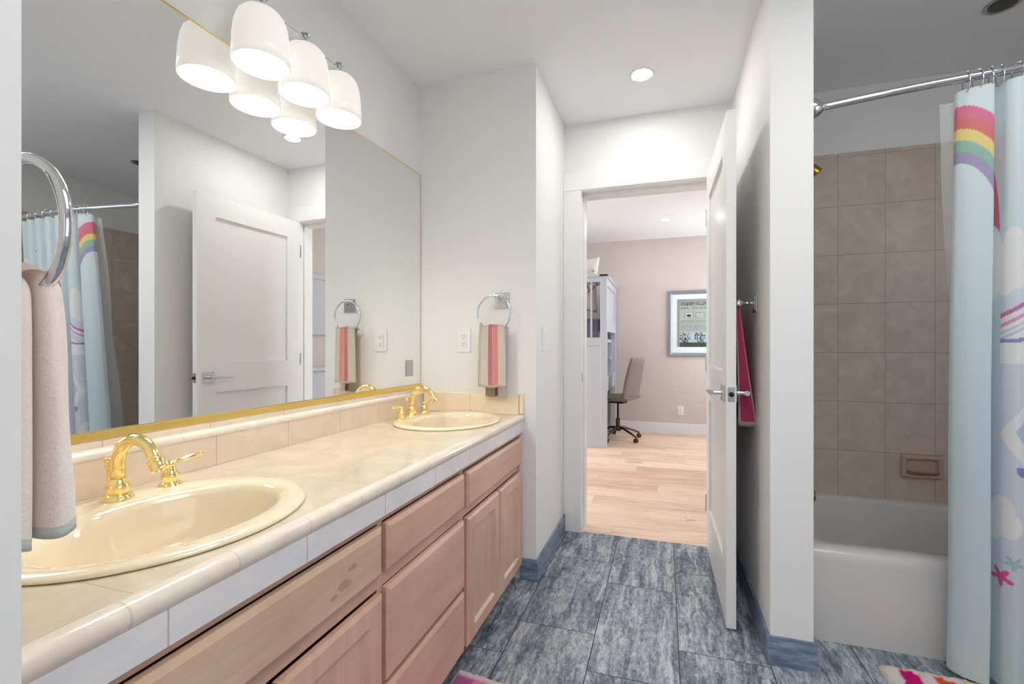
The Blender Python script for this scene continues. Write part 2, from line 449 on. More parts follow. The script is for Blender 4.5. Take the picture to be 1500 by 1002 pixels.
# wall behind the camera; its window opening is added for the fill light
bm = bmesh.new()
bx(bm, -1.35, -1.10, -1.4, -1.3, 0, H); bx(bm, .70, 2.28, -1.4, -1.3, 0, H)
bx(bm, -1.10, .70, -1.4, -1.3, 0, .88); bx(bm, -1.10, .70, -1.4, -1.3, 2.22, H)
structure('wall_behind', bm, M['paint'])
bm = bmesh.new()
for a in ((-1.10, .70, -1.36, -1.32, .88, .93), (-1.10, .70, -1.36, -1.32, 2.17, 2.22), (-1.10, -1.05, -1.36, -1.32, .93, 2.17), (.65, .70, -1.36, -1.32, .93, 2.17), (-.225, -.175, -1.36, -1.32, .93, 2.17)): bx(bm, *a)
structure('added_window_behind', bm, M['trimw'])  # invented window frame, added around the fill light behind the camera
# bedroom walls
structure('wall_bedroom_back', box(-3.4, 1.6, 6.08, 6.2, 0, H+.08), M['bedwall'])
bm = bmesh.new()
bx(bm, 1.33, 1.5, 2.83, 4.8, 0, H+.08); bx(bm, 1.33, 1.5, 5.9, 6.1, 0, H+.08); bx(bm, 1.33, 1.5, 4.8, 5.9, 0, .7); bx(bm, 1.33, 1.5, 4.8, 5.9, 2.2, H+.08)
structure('wall_bedroom_right', bm, M['bedwall'])
bm = bmesh.new()
bx(bm, -3.45, -3.35, 2.7, 3.2, 0, H+.08); bx(bm, -3.45, -3.35, 4.7, 6.1, 0, H+.08); bx(bm, -3.45, -3.35, 3.2, 4.7, 0, .65); bx(bm, -3.45, -3.35, 3.2, 4.7, 2.25, H+.08)
structure('wall_bedroom_left', bm, M['bedwall'])
bm = bmesh.new()
for a in ((-3.42, -3.38, 3.2, 3.25, .65, 2.25), (-3.42, -3.38, 4.65, 4.7, .65, 2.25), (-3.42, -3.38, 3.25, 4.65, .65, .7), (-3.42, -3.38, 3.25, 4.65, 2.2, 2.25), (-3.42, -3.38, 3.93, 3.97, .7, 2.2)): bx(bm, *a)
structure('added_window_bedroom', bm, M['trimw'])  # unseen window added to go with the bedroom's left fill light
bm = bmesh.new()
for a in ((1.38, 1.42, 4.8, 4.85, .7, 2.2), (1.38, 1.42, 5.85, 5.9, .7, 2.2), (1.38, 1.42, 4.85, 5.85, .7, .75), (1.38, 1.42, 4.85, 5.85, 2.15, 2.2), (1.38, 1.42, 5.33, 5.37, .75, 2.15)): bx(bm, *a)
structure('window_2', bm, M['trimw'])
bm = bmesh.new(); bx(bm, -3.4, -1.19, 2.72, 2.83, 0, H+.08); bx(bm, .50, 1.6, 2.757, 2.87, 0, H+.08); bx(bm, -1.2, .5, 2.831, 2.85, 2.2, H+.08)
bx(bm, -1.2, -.6, 2.72, 2.831, 0, H+.08)
structure('wall_bedroom_front', bm, M['bedwall'])
# baseboards
bh, bt = .10, .011
bm = bmesh.new(); bx(bm, -.655, -.580+bt, 2.085-bt, 2.085, 0, bh); bx(bm, -.5795, -.580+bt, 2.085, 2.702, 0, bh); bx(bm, -.5795, -.558, 2.702, 2.7125, 0, bh)
structure('baseboard_left', bm, M['base'])
bm = bmesh.new(); bx(bm, .355-bt, .355, 1.786, 2.70, 0, bh); bx(bm, .355-bt, .488+bt, 1.786-bt, 1.786, 0, bh); bx(bm, .488, .488+bt, 1.786, 1.985, 0, bh)
structure('baseboard_right', bm, M['base'])
structure('baseboard_bedroom', box(-3.35, 1.33, 6.062, 6.081, 0, .14), M['bedtrim'], bevel=.004)
# casing and jambs of the doorway
bm = bmesh.new()
bx(bm, -.579, -.476, 2.700, 2.717, 0, 2.045); bx(bm, .262, .354, 2.700, 2.717, 0, 2.045); bx(bm, -.579, .354, 2.698, 2.717, 2.045, 2.152)
structure('trim_1', bm, M['trimw'], bevel=.0015)
bm = bmesh.new()
bx(bm, -.490, -.472, 2.705, 2.84, 0, 2.04); bx(bm, .255, .270, 2.705, 2.84, 0, 2.04); bx(bm, -.490, .270, 2.705, 2.84, 2.038, 2.058)
bx(bm, -.472, -.461, 2.762, 2.84, 0, 2.03); bx(bm, .243, .255, 2.762, 2.84, 0, 2.03); bx(bm, -.472, .255, 2.762, 2.84, 2.02, 2.038)
structure('trim_2', bm, M['trimw'], bevel=.001)
bm = bmesh.new()
bx(bm, -.58, -.478, 2.83, 2.85, 0, 2.05); bx(bm, .258, .36, 2.83, 2.85, 0, 2.05); bx(bm, -.58, .36, 2.83, 2.85, 2.045, 2.15)
structure('trim_3', bm, M['bedtrim'], bevel=.0015)

# ================================================================== DOOR
HX, HY = .262, 2.700           # hinge edge; near end at (.272,1.936)
da = math.atan2(.262+.003-.272, 2.70-1.936)  # small swing past square
droot = thing('door_1', 'open white two-panel door swung into the bathroom', 'door', (HX, HY, 0))
del droot['label']; del droot['category']; droot['kind'] = 'structure'
DW, DT = .762, .035
def D2W(s, t, z):   # s along door from hinge, t from the mirror-side face (0) to wall-side face (DT)
    d = Vector((math.sin(.012), -math.cos(.012), 0)); n = Vector((math.cos(.012), math.sin(.012), 0))
    return Vector((HX-DT-.004, HY, 0)) + d*s + n*t + Vector((0, 0, z))
def dbx(bm, s0, s1, t0, t1, z0, z1):
    n0 = len(bm.verts); vs = bx(bm, s0, s1, t0, t1, z0, z1)
    for v in vs: v.co = D2W(*v.co)
bm = bmesh.new()
ST = .115
for a in ((0, ST, 0, DT, .012, 2.035), (DW-ST, DW, 0, DT, .012, 2.035), (ST, DW-ST, 0, DT, 1.905, 2.035), (ST, DW-ST, 0, DT, .83, 1.012), (ST, DW-ST, 0, DT, .012, .245)): dbx(bm, *a)
bmesh.ops.remove_doubles(bm, verts=bm.verts, dist=1e-5)
bmesh.ops.recalc_face_normals(bm, faces=bm.faces)
finish('frame', bm, M['trimw'], droot)
for z0, z1 in ((1.006, 1.911), (.239, .836)):
    bm = bmesh.new(); dbx(bm, ST-.004, DW-ST+.004, .013, DT-.013, z0, z1); bmesh.ops.recalc_face_normals(bm, faces=bm.faces)
    finish('panel', bm, M['trimw'], droot)
# lever handles, square roses
for side in (-1, 1):
    t0 = 0 if side < 0 else DT
    sc = DW-.068; zc = .925
    bm = bmesh.new(); dbx(bm, sc-.033, sc+.033, min(t0, t0+side*.009), max(t0, t0+side*.009), zc-.033, zc+.033)
    bmesh.ops.recalc_face_normals(bm, faces=bm.faces)
    ho = finish('handle', bm, M['chrome'], droot, bevel=.0015)
    bm = bmesh.new(); tube(bm, [D2W(sc, t0+side*.008, zc), D2W(sc, t0+side*.052, zc)], .0095, 16)
    P = [D2W(sc+.012, t0+side*.050, zc), D2W(sc-.03, t0+side*.052, zc+.001), D2W(sc-.08, t0+side*.054, zc), D2W(sc-.118, t0+side*.052, zc-.002)]
    tube(bm, P, [.0105, .009, .0075, .007], 12)
    finish('lever', bm, M['chrome'], ho, smooth=True)
bm = bmesh.new(); dbx(bm, DW-.0005, DW+.0015, DT/2-.0125, DT/2+.0125, .925-.029, .925+.029); bmesh.ops.recalc_face_normals(bm, faces=bm.faces)
lp = finish('latch_plate', bm, M['nickel'], droot, bevel=.0008)
bm = bmesh.new(); tube(bm, [D2W(DW+.001, DT/2, .925), D2W(DW+.011, DT/2, .925)], .0095, 14)
finish('latch_bolt', bm, M['dark'], lp, smooth=True)
for zc in (.25, 1.02, 1.82):
    bm = bmesh.new(); dbx(bm, -.004, .002, -.006, .006, zc-.045, zc+.045); bmesh.ops.recalc_face_normals(bm, faces=bm.faces)
    finish('hinge', bm, M['nickel'], droot)
bm = bmesh.new(); bx(bm, -.4725, -.4705, 2.712, 2.738, .895, .955)
tag(finish('strike_plate', bm, M['nickel'], loc=(-.4715, 2.725, .895), bevel=.0008), 'small nickel strike plate on the left door jamb', 'strike plate')

# ================================================================== MIRROR
MX, MA = -1.21, .0183
def mxat(y): return MX + MA*(y-1.3)
def mirror_strip(bm, y0, y1, z0, z1, d0, d1):
    """box that follows the mirror plane, d0..d1 in front of it"""
    vs = bx(bm, 0, 1, y0, y1, z0, z1)
    for v in vs: v.co.x = mxat(v.co.y) + (d0 if v.co.x < .5 else d1)
Y0m, Y1m = .284, 2.079
mroot = thing('wall_mirror', 'wide wall mirror with a thin gold edge above the double-sink counter', 'mirror', (mxat(1.3), 1.18, .903))
bm = bmesh.new(); mirror_strip(bm, Y0m, Y1m, .905, 1.992, -.004, 0)
finish('glass', bm, M['mirror'], mroot)
bm = bmesh.new(); mirror_strip(bm, Y0m, Y1m, 1.991, 1.994, -.004, .002); mirror_strip(bm, Y1m-.002, Y1m+.001, .905, 1.994, -.004, .001)
mirror_strip(bm, Y0m-.002, Y0m+.004, .905, 1.996, -.004, .004)
finish('edge_trim', bm, M['goldframe'], mroot)
bm = bmesh.new(); mirror_strip(bm, Y0m-.002, Y1m+.002, .901, .907, -.004, .011); mirror_strip(bm, Y0m-.002, Y1m+.002, .905, .921, .006, .011)
finish('bottom_channel', bm, M['goldframe'], mroot, bevel=.001)
bm = bmesh.new(); mirror_strip(bm, 1.945, 2.005, .965, 1.045, 0, .004)
tag(finish('cover_plate', bm, M['nickel'], loc=(mxat(1.975), 1.975, .965), bevel=.002), 'small blank metal plate fixed on the mirror near its lower right corner', 'cover plate')

# ================================================================== COUNTER
YC0, YC1 = .283, 2.083
ZT = .785
croot = thing('countertop', 'cream tiled countertop with rounded nosing and two sink cutouts', 'countertop', (-.9, 1.18, .705))
SINKS = [(-.905, .628), (-.905, 1.813)]
bm = bmesh.new()
edges = []
def loop(ptsl):
    vs = [bm.verts.new((x, y, ZT)) for x, y in ptsl]
    return [bm.edges.new((vs[i], vs[(i+1) % len(vs)])) for i in range(len(vs))]
edges += loop([(-1.19, YC0), (-.666, YC0), (-.666, YC1), (-1.19, YC1)])
for cx, cy in SINKS: edges += loop([(cx+.205*math.cos(2*PI*i/64), cy+.235*math.sin(2*PI*i/64)) for i in range(64)])
bmesh.ops.triangle_fill(bm, use_beauty=True, edges=edges)
for f in bm.faces:
    if f.normal.z < 0: f.normal_flip()
ret = bmesh.ops.extrude_face_region(bm, geom=bm.faces[:])
for v in [e for e in ret['geom'] if isinstance(e, bmesh.types.BMVert)]: v.co.z -= .03
bmesh.ops.recalc_face_normals(bm, faces=bm.faces)
finish('tile_top', bm, M['ctop'], croot)
# nosing with quarter round, extruded along y
prof = [(-.6665, .757), (-.6665, .7862), (-.660, .7885), (-.650, .7875)] + [(-.650+.0155*math.sin(a), .7715+.016*math.cos(a)) for a in [i*PI/12 for i in range(1, 9)]] + [(-.6400, .757)]
bm = bmesh.new()
A = [bm.verts.new((x, YC0, z)) for x, z in prof]; B = [bm.verts.new((x, YC1, z)) for x, z in prof]
for i in range(len(prof)): bm.faces.new((A[i], A[(i+1) % len(prof)], B[(i+1) % len(prof)], B[i]))
bm.faces.new(A); bm.faces.new(B[::-1]); bmesh.ops.recalc_face_normals(bm, faces=bm.faces)
finish('nosing', bm, M['bull'], croot, smooth=True)
finish('edge_tile', box(-.662, -.6405, YC0, YC1, .705, .7565), M['cfront'], croot, bevel=.001)
# back splash and its end return
sroot = thing('backsplash', 'low pink-beige tiled backsplash with a rounded cap below the mirror', 'backsplash', (-1.18, 1.18, .785))
finish('tile_row', box(-1.19, -1.178, YC0, YC1, ZT+.0005, .868), M['splash'], sroot)
bm = bmesh.new()
prof = [(-1.21, .868), (-1.21, .884), (-1.186, .886), (-1.178, .883), (-1.1735, .877), (-1.1735, .868)]
A = [bm.verts.new((x if x > -1.2 else mxat(YC0)+.001, YC0, z)) for x, z in prof]; B = [bm.verts.new((x if x > -1.2 else mxat(YC1)+.001, YC1, z)) for x, z in prof]
for i in range(len(prof)): bm.faces.new((A[i], A[(i+1) % len(prof)], B[(i+1) % len(prof)], B[i]))
bm.faces.new(A); bm.faces.new(B[::-1]); bmesh.ops.recalc_face_normals(bm, faces=bm.faces)
finish('cap', bm, M['bull'], sroot, smooth=True)
bm = bmesh.new(); mirror_strip(bm, YC0, YC1, .885, .9005, .0005, .016)
finish('ledge', bm, M['splash'], sroot)
s2 = thing('end_splash', 'short tiled splash on the far end wall beside the far sink', 'backsplash', (-.9, 2.084, .785))
finish('tile_row', box(-1.172, -.662, 2.0725, 2.0845, ZT+.0005, .882), M['splash_end'], s2, bevel=.001)
finish('end_cap', box(-.6605, -.640, 2.0715, 2.0845, ZT+.004, .882), M['splash_end'], s2, bevel=.003)
# ================================================================== SINKS
def ell_loft(rings, seg=72):
    bm = bmesh.new(); R = []
    for cx, sx, sy, z in rings:
        if z > 0: z *= .62
        R.append([bm.verts.new((cx+sx*math.cos(2*PI*i/seg), sy*math.sin(2*PI*i/seg), z)) for i in range(seg)])
    for a, b in zip(R, R[1:]):
        for i in range(seg): bm.faces.new((a[i], a[(i+1) % seg], b[(i+1) % seg], b[i]))
    return bm, R
sk = thing('oval_sink', 'oval cream drop-in sink nearest the camera, beside the pink towel', 'sink', (-.905, .628, ZT), 'oval sinks in the counter')
rings = [(0, .222, .250, .0008), (0, .226, .254, .004), (0, .2245, .2525, .011), (0, .218, .246, .0165), (0, .206, .234, .0185), (.004, .190, .225, .0175),
         (.014, .166, .2145, .015), (.019, .155, .206, .011), (.020, .149, .200, .004), (.020, .144, .194, -.010), (.018, .136, .184, -.045), (.014, .122, .166, -.085), (.008, .098, .136, -.115),
         (0, .066, .094, -.132), (-.006, .034, .048, -.138), (-.008, .020, .022, -.139)]
bm, R = ell_loft([(a, b, c, d) for a, b, c, d in rings]); bm.faces.new(R[-1])
o1 = ORG[sk.name]; bmesh.ops.translate(bm, verts=bm.verts, vec=o1); bmesh.ops.recalc_face_normals(bm, faces=bm.faces)
for f in bm.faces: f.normal_flip() if False else None
finish('bowl', bm, M['bisque'], sk, smooth='all')
bm = bmesh.new(); lathe(bm, (-.913, .628, ZT-.1385), (0, 0, 1), [(.022, 0), (.022, .003), (.017, .004), (.012, .001)], 24)
finish('drain', bm, M['gold'], sk, smooth=True)
dup(sk, (0, 1.185, 0), 'oval cream drop-in sink at the far end of the counter')
# ================================================================== FAUCETS
FX, FZ = -1.086, ZT+.0105
fr = thing('faucet', 'polished gold gooseneck faucet with a long lever behind the near sink', 'faucet', (FX, .655, FZ), 'gold sink faucets')
def base_prof(s=1, h=1): return [(.0265*s, 0), (.0275*s, .003*h), (.026*s, .006*h), (.0235*s, .008*h), (.0225*s, .0105*h), (.0175*s, .013*h), (.0185*s, .018*h), (.0205*s, .024*h), (.020*s, .031*h), (.0155*s, .038*h), (.0125*s, .043*h), (.0118*s, .048*h)]
bm = bmesh.new(); lathe(bm, (FX, .655, FZ-.001), (0, 0, 1), base_prof()); finish('base', bm, M['gold'], fr, smooth=True)
P = [(FX, .655, FZ+.042), (FX, .655, FZ+.065)]
R0 = .0555; cz = FZ+.072; cx = FX+R0
for k in range(0, 13):
    a = PI - k*(PI*.86)/12
    P.append((cx+R0*math.cos(a), .655, cz+R0*.98*math.sin(a)))
end = Vector(P[-1]); dr = (end-Vector(P[-2])).normalized(); P.append(tuple(end+dr*.012))
bm = bmesh.new(); tube(bm, P, [.0125]*3+[.0128]*6+[.0118]*(len(P)-9), 20); finish('spout', bm, M['gold'], fr, smooth='all')
tip = Vector(P[-1])
bm = bmesh.new(); lathe(bm, tip-dr*.006, dr, [(.0125, 0), (.0150, .002), (.0150, .006), (.0138, .008), (.0138, .019), (.0145, .021), (.0145, .025), (.011, .0252), (.010, .022)], 24)
finish('aerator', bm, M['gold'], fr, smooth=True)
bm = bmesh.new(); tube(bm, [(FX-.026, .655, FZ+.010), (FX-.029, .655, FZ+.062)], [.0024, .0034], 10)
lathe(bm, (FX-.029, .655, FZ+.060), (0, 0, 1), [(.003, 0), (.0065, .003), (.0072, .008), (.005, .012), (.0078, .015), (.0085, .0185), (.006, .022), (.002, .0235)], 18)
finish('lift_rod', bm, M['gold'], fr, smooth=True)
for sgn in (-1, 1):
    y = .655+sgn*.101; x = FX+.006
    bm = bmesh.new(); lathe(bm, (x, y, FZ-.001 if False else FZ-.003), (0, 0, 1), base_prof(.86, .9)+[(.009, .046), (.0105, .049), (.0105, .053), (.0085, .056), (.004, .058)])
    hb = finish('handle', bm, M['gold'], fr, smooth=True)
    zl = FZ+.050
    bm = bmesh.new(); d = Vector((.10, sgn, .10)).normalized()
    lathe(bm, Vector((x, y, zl)), d, [(.0045, -.006), (.0055, 0), (.0055, .008), (.0038, .013), (.006, .016), (.0034, .020), (.0036, .026), (.0062, .038), (.0066, .048), (.0048, .062), (.003, .067), (.0046, .070), (.0036, .0745), (.001, .0765)], 16)
    finish('lever', bm, M['gold'], hb, smooth=True)
f2 = dup(fr, (-.018, 1.19, 0), 'polished gold gooseneck faucet behind the far sink, by the end wall')

# ================================================================== VANITY CABINET
vroot = thing('vanity_cabinet', 'long pinkish washed-wood vanity cabinet with drawers and doors under the counter', 'cabinet', (-.9, 1.18, 0))
bm = bmesh.new()
XF = -.6615
for a in ((-1.17, -1.155, .285, 2.080, .085, .700), (-1.155, XF-.018, .285, 2.080, .085, .10), (-1.155, XF-.018, .285, .30, .10, .700), (-1.155, XF-.018, 2.066, 2.080, .10, .700),
          (-1.155, XF-.018, .947, .962, .10, .700), (-1.155, XF-.018, 1.414, 1.43, .10, .700)): bx(bm, *a)
finish('carcass', bm, M['woodv'], vroot)
bm = bmesh.new()
for a in ((.285, 2.082, .684, .7045), (.285, 2.082, .070, .092), (.285, .945, .526, .560), (1.42, 2.05, .526, .560), (.965, 1.41, .526, .560), (.965, 1.41, .282, .298)): bx(bm, XF-.018, XF, *a)
for a in ((.285, .31), (.945, .965), (1.41, 1.435), (2.066, 2.082)): bx(bm, XF-.0185, XF+.0003, a[0], a[1], .070, .7045)
finish('face_frame', bm, M['woodh'], vroot)
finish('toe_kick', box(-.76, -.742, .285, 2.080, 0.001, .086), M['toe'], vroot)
def slab(y0, y1, z0, z1, name='drawer_front', m='woodh'):
    """overlay front with a sloped edge"""
    bm = bmesh.new(); x0, x1 = XF+.001, -.6405; e = .011
    o = [(y0, z0), (y1, z0), (y1, z1), (y0, z1)]; i_ = [(y0+e, z0+e), (y1-e, z0+e), (y1-e, z1-e), (y0+e, z1-e)]
    a = [bm.verts.new((x0, *p)) for p in o]; b = [bm.verts.new((x1-.007, *p)) for p in o]; c = [bm.verts.new((x1, *p)) for p in i_]
    for r, q in ((a, b), (b, c)):
        for k in range(4): bm.faces.new((r[k], r[(k+1) % 4], q[(k+1) % 4], q[k]))
    bm.faces.new(a[::-1]); bm.faces.new(c); bmesh.ops.recalc_face_normals(bm, faces=bm.faces)
    return finish(name, bm, M[m], vroot, bevel=.0012)
slab(.315, .943, .562, .681, 'false_front', 'woodf')
slab(.962, 1.412, .563, .681); slab(.962, 1.412, .297, .525); slab(.962, 1.412, .082, .284)
slab(1.437, 2.064, .556, .681, 'false_front')
def cdoor(y0, y1, z0, z1):
    x0, x1 = XF+.001, -.6405; st = .052; e = .009; pr = .011
    bm = bmesh.new()
    O = [(y0, z0), (y1, z0), (y1, z1), (y0, z1)]
    def rect(d): return [(y0+d, z0+d), (y1-d, z0+d), (y1-d, z1-d), (y0+d, z1-d)]
    L = [[bm.verts.new((x, *p)) for p in r] for x, r in ((x0, O), (x1-.006, O), (x1, rect(e)), (x1, rect(st)), (x1-.004, rect(st+.004)), (x1-.010, rect(st+.010)))]
    for r, q in zip(L, L[1:]):
        for k in range(4): bm.faces.new((r[k], r[(k+1) % 4], q[(k+1) % 4], q[k]))
    bm.faces.new(L[0][::-1]); bmesh.ops.recalc_face_normals(bm, faces=bm.faces)
    d = finish('door', bm, M['woodv'], vroot, bevel=.001)
    finish('door_panel', box(x1-.0125, x1-.0095, y0+st+.009, y1-st-.009, z0+st+.009, z1-st-.009), M['woodv'], d)
cdoor(1.437, 1.748, .078, .522); cdoor(1.757, 2.064, .078, .522); cdoor(.636, .943, .078, .520); cdoor(.315, .628, .078, .520)
# finger gap shadow is real: doors and drawers stand proud of the frame

# ================================================================== VANITY LIGHT
vl = thing('vanity_light', 'chrome bar light with three glowing opal bell shades above the mirror', 'light', (-1.19, 1.195, 2.02))
bm = bmesh.new(); bx(bm, tilt_x(1.06, -1.2005)-.001, -1.188, 1.06, 1.33, 2.02, 2.13)
finish('backplate', bm, M['chrome'], vl, bevel=.004)
bm = bmesh.new(); bx(bm, -1.128, -1.088, .985, 1.415, 2.082, 2.088)
finish('bar', bm, M['chrome'], vl, bevel=.0015)
for y in (1.12, 1.27):
    bm = bmesh.new(); tube(bm, catmull([(-1.19, y, 2.075), (-1.165, y, 2.078), (-1.14, y, 2.084), (-1.11, y, 2.086)], 4), .007, 10)
    finish('arm', bm, M['chrome'], vl, smooth='all')
for y in (1.030, 1.196, 1.358):
    bm = bmesh.new(); lathe(bm, (-1.108, y, 2.086), (0, 0, 1), [(.017, -.012), (.030, -.010), (.030, -.004), (.017, 0), (.012, .004), (.0125, .008), (.007, .012), (.006, .018), (.0085, .022), (.014, .027), (.0165, .031), (.014, .034), (.006, .036)], 24)
    fi = finish('finial', bm, M['chrome'], vl, smooth=True)
    out = [(.0245, 2.079), (.034, 2.0775), (.050, 2.070), (.062, 2.055), (.0695, 2.030), (.0735, 1.995), (.0755, 1.955), (.0765, 1.922)]
    inn = [(r-.004, z-.003) for r, z in out[::-1]]; inn[0] = (.0725, 1.922)
    bm = bmesh.new(); lathe(bm, (-1.108, y, 0), (0, 0, 1), out+inn, 40, cap=False)
    sh = finish('shade', bm, M['opal'], vl, smooth='all')
    bm = bmesh.new(); lathe(bm, (-1.108, y, 2.04), (0, 0, -1), [(.012, -.03), (.014, 0), (.022, .015), (.030, .035), (.032, .052), (.027, .070), (.014, .080), (.002, .083)], 24)
    finish('bulb', bm, M['bulb'], sh, smooth='all')

# ================================================================== DOWNLIGHTS
def downlight(label, x, y, z, on=True):
    t = thing('recessed_light', label, 'light', (x, y, z-.006), 'recessed ceiling lights')
    bm = bmesh.new(); lathe(bm, (x, y, z+.0005), (0, 0, -1), [(.060, 0), (.060, .004), (.055, .006), (.046, .004), (.043, .0015)], 36)
    finish('trim_ring', bm, M['trimw'] if on else M['nickel'], t, smooth=True)
    bm = bmesh.new(); lathe(bm, (x, y, z-.0035), (0, 0, -1), [(.043, 0), (.043, .001)], 32)
    finish('lens', bm, M['led'] if on else M['led_off'], t)
    return t
downlight('lit recessed ceiling light in front of the bathroom doorway', -.105, 2.315, H)
downlight('unlit recessed light with grey ring in the ceiling over the bathtub', 1.264, 2.257, H, False)
downlight('small lit recessed light in the bedroom ceiling beyond the doorway', .015, 5.188, H+.04)

# ================================================================== TOWEL RINGS
def ring_plate(name, parent, c, n, size=.037):
    """square stepped plate on a wall, c centre, n outward normal along +-y"""
    bm = bmesh.new(); x, y, z = c
    for s, a, b in ((size, 0, .006), (size*.82, .006, .011), (size*.55, .011, .018)):
        ya, yb = sorted((y+n*a, y+n*b)); bx(bm, x-s, x+s, ya, yb, z-s, z+s)
    return finish(name, bm, M['chrome'], parent, bevel=.0015)
tr = thing('towel_ring', 'chrome towel ring with square plate on the far end wall', 'towel ring', (-.75, 2.085, 1.334))
ring_plate('plate', tr, (-.75, 2.0845, 1.334), -1)
bm = bmesh.new(); tube(bm, [(-.75, 2.068, 1.338), (-.752, 2.040, 1.345), (-.770, 2.032, 1.352)], .006, 12); finish('post', bm, M['chrome'], tr, smooth='all')
bm = bmesh.new(); tube(bm, [(-.775+.083*math.sin(a), 2.032, 1.272+.083*math.cos(a)) for a in [2*PI*i/48 for i in range(48)]], .0048, 10, closed=True)
finish('ring', bm, M['chrome'], tr, smooth='all')
tr = thing('towel_ring', 'large chrome towel ring at the left edge, on the near wall', 'towel ring', (-.72, .280, 1.30))
ring_plate('plate', tr, (-.735, .2805, 1.305), 1)
bm = bmesh.new(); tube(bm, [(-.735, .294, 1.305), (-.735, .325, 1.318), (-.728, .335, 1.330)], .006, 12); finish('post', bm, M['chrome'], tr, smooth='all')
bm = bmesh.new(); tube(bm, [(-.722+.081*math.sin(a), .336, 1.250+.083*math.cos(a)) for a in [2*PI*i/56 for i in range(56)]], .0062, 14, closed=True)
finish('ring', bm, M['chrome'], tr, smooth='all')

# ================================================================== TOWELS
# far striped towel: front flap, over the ring, back flap
def towel_flap(xc, y, ztop, zbot, wtop, wbot, fold, ph, thick=.009, side=-1, lean=0):
    def fn(u, v):
        z = zbot+(ztop-zbot)*v; W = wbot+(wtop-wbot)*v**2
        x = xc+lean*(1-v)+(u-.5)*W
        yy = y+side*(fold*math.sin(u*PI*3+ph)*(.35+.65*(1-v))+.006*math.sin(PI*u))
        return (x, yy, z+.003*math.sin(u*9+ph)*(1-v))
    return fn
def solid(fn, nu, nv, th):
    bm = grid_mesh(fn, nu, nv)
    uvl = bm.loops.layers.uv.active
    ret = bmesh.ops.solidify(bm, geom=bm.faces[:], thickness=th)
    bmesh.ops.recalc_face_normals(bm, faces=bm.faces)
    return bm
ft = thing('striped_towel', 'small cream towel with coral and pink stripes on the far wall ring', 'towel', (-.775, 2.03, .87), None)
finish('front_flap', solid(towel_flap(-.777, 2.015, 1.212, .918, .128, .142, .004, .6), 26, 30, .008), M['towel_far'], ft, smooth='all')
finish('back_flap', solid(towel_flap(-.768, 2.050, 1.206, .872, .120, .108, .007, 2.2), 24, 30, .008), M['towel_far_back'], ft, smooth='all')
def over(u, v):
    a = PI*v; return (-.777+(u-.5)*.127, 2.0325+.0185*math.cos(a), 1.203+.012*math.sin(a)-.004*math.cos(2*PI*u))
finish('top_fold', solid(over, 20, 12, .005), M['towel_far'], ft, smooth='all')

# near dusty towel: two rounded folded lobes through the ring
nt = thing('hand_towel', 'folded dusty-pink towel with grey-green hem at the left edge', 'towel', (-.71, .335, .895), None)
def lobe(x0, x1, y0, y1, ztop, zbot, tx0, tx1, ty0, ty1, ph, ripple=.004, seg=48, nv=44):
    """closed soft cross-section that narrows towards the ring"""
    def fn(u, v):
        t = v; s = t**1.7
        a0 = x0+(tx0-x0)*s; a1 = x1+(tx1-x1)*s; b0 = y0+(ty0-y0)*s; b1 = y1+(ty1-y1)*s
        z = zbot+(ztop-zbot)*v
        cx, cy, rx, ry = (a0+a1)/2, (b0+b1)/2, (a1-a0)/2, (b1-b0)/2
        th = 2*PI*u; cc, ss = math.cos(th), math.sin(th); n = 3.2
        k = (abs(cc)**n+abs(ss)**n)**(-1/n)
        x = cx+rx*k*cc; y = cy+ry*k*ss
        p = Vector((x*14, y*14, z*5+ph)); w = noise.noise(p)*ripple*1.6
        crease = ripple*.9*math.sin(th*3+ph+z*3)
        g = 1
        if v > .9: g = math.sqrt(max(0, 1-((v-.9)/.1)**2))*.9+.1
        return (cx+(x-cx)*g+cc*(w+crease), cy+(y-cy)*g+ss*(w+crease*.6), z+.003*math.sin(th*2+ph)*(1-v))
    bm = grid_mesh(fn, seg, nv, closed_u=True)
    bm.verts.ensure_lookup_table()
    bm.faces.new([bm.verts[i] for i in range(seg)][::-1]); bm.faces.new([bm.verts[nv*seg+i] for i in range(seg)])
    bmesh.ops.recalc_face_normals(bm, faces=bm.faces)
    return bm
finish('outer_fold', lobe(-.800, -.640, .321, .357, 1.205, .902, -.765, -.672, .330, .352, .4), M['towel_near'], nt, smooth='all')
finish('inner_fold', lobe(-.795, -.652, .288, .3165, 1.200, .892, -.765, -.680, .306, .326, 2.4), M['towel_near'], nt, smooth='all')
def overn(u, v):
    a = PI*v; return (-.718+(u-.5)*.086, .3285+.0205*math.cos(a), 1.188+.017*math.sin(a)-.006*math.cos(2*PI*u))
finish('top_fold', solid(overn, 20, 14, .010), M['towel_near'], nt, smooth='all')

# towel bar behind the open door with the magenta towel
tb = thing('towel_bar', 'chrome towel bar on the right wall behind the open door', 'towel bar', (.354, 2.04, 1.285))
for y in (2.04, 2.50):
    bm = bmesh.new()
    for s, a, b in ((.036, 0, .007), (.028, .007, .011)): bx(bm, .3548-b, .3548-a, y-s, y+s, 1.285-s, 1.285+s)
    pl = finish('plate', bm, M['chrome'], tb, bevel=.0015)
    bm = bmesh.new(); lathe(bm, (.345, y, 1.288), (-1, 0, 0), [(.009, 0), (.006, .006), (.005, .012), (.008, .016), (.005, .02), (.005, .034), (.008, .038), (.006, .042), (.006, .055)], 16)
    lathe(bm, (.291, y-.016, 1.288), (0, 1, 0), [(.003, -.004), (.011, -.002), (.0145, .003), (.0145, .026), (.010, .030)], 20)
    finish('post', bm, M['chrome'], pl, smooth=True)
bm = bmesh.new(); tube(bm, [(.291, 2.04, 1.288), (.291, 2.50, 1.288)], .0065, 12); finish('rail', bm, M['chrome'], tb, smooth=True)
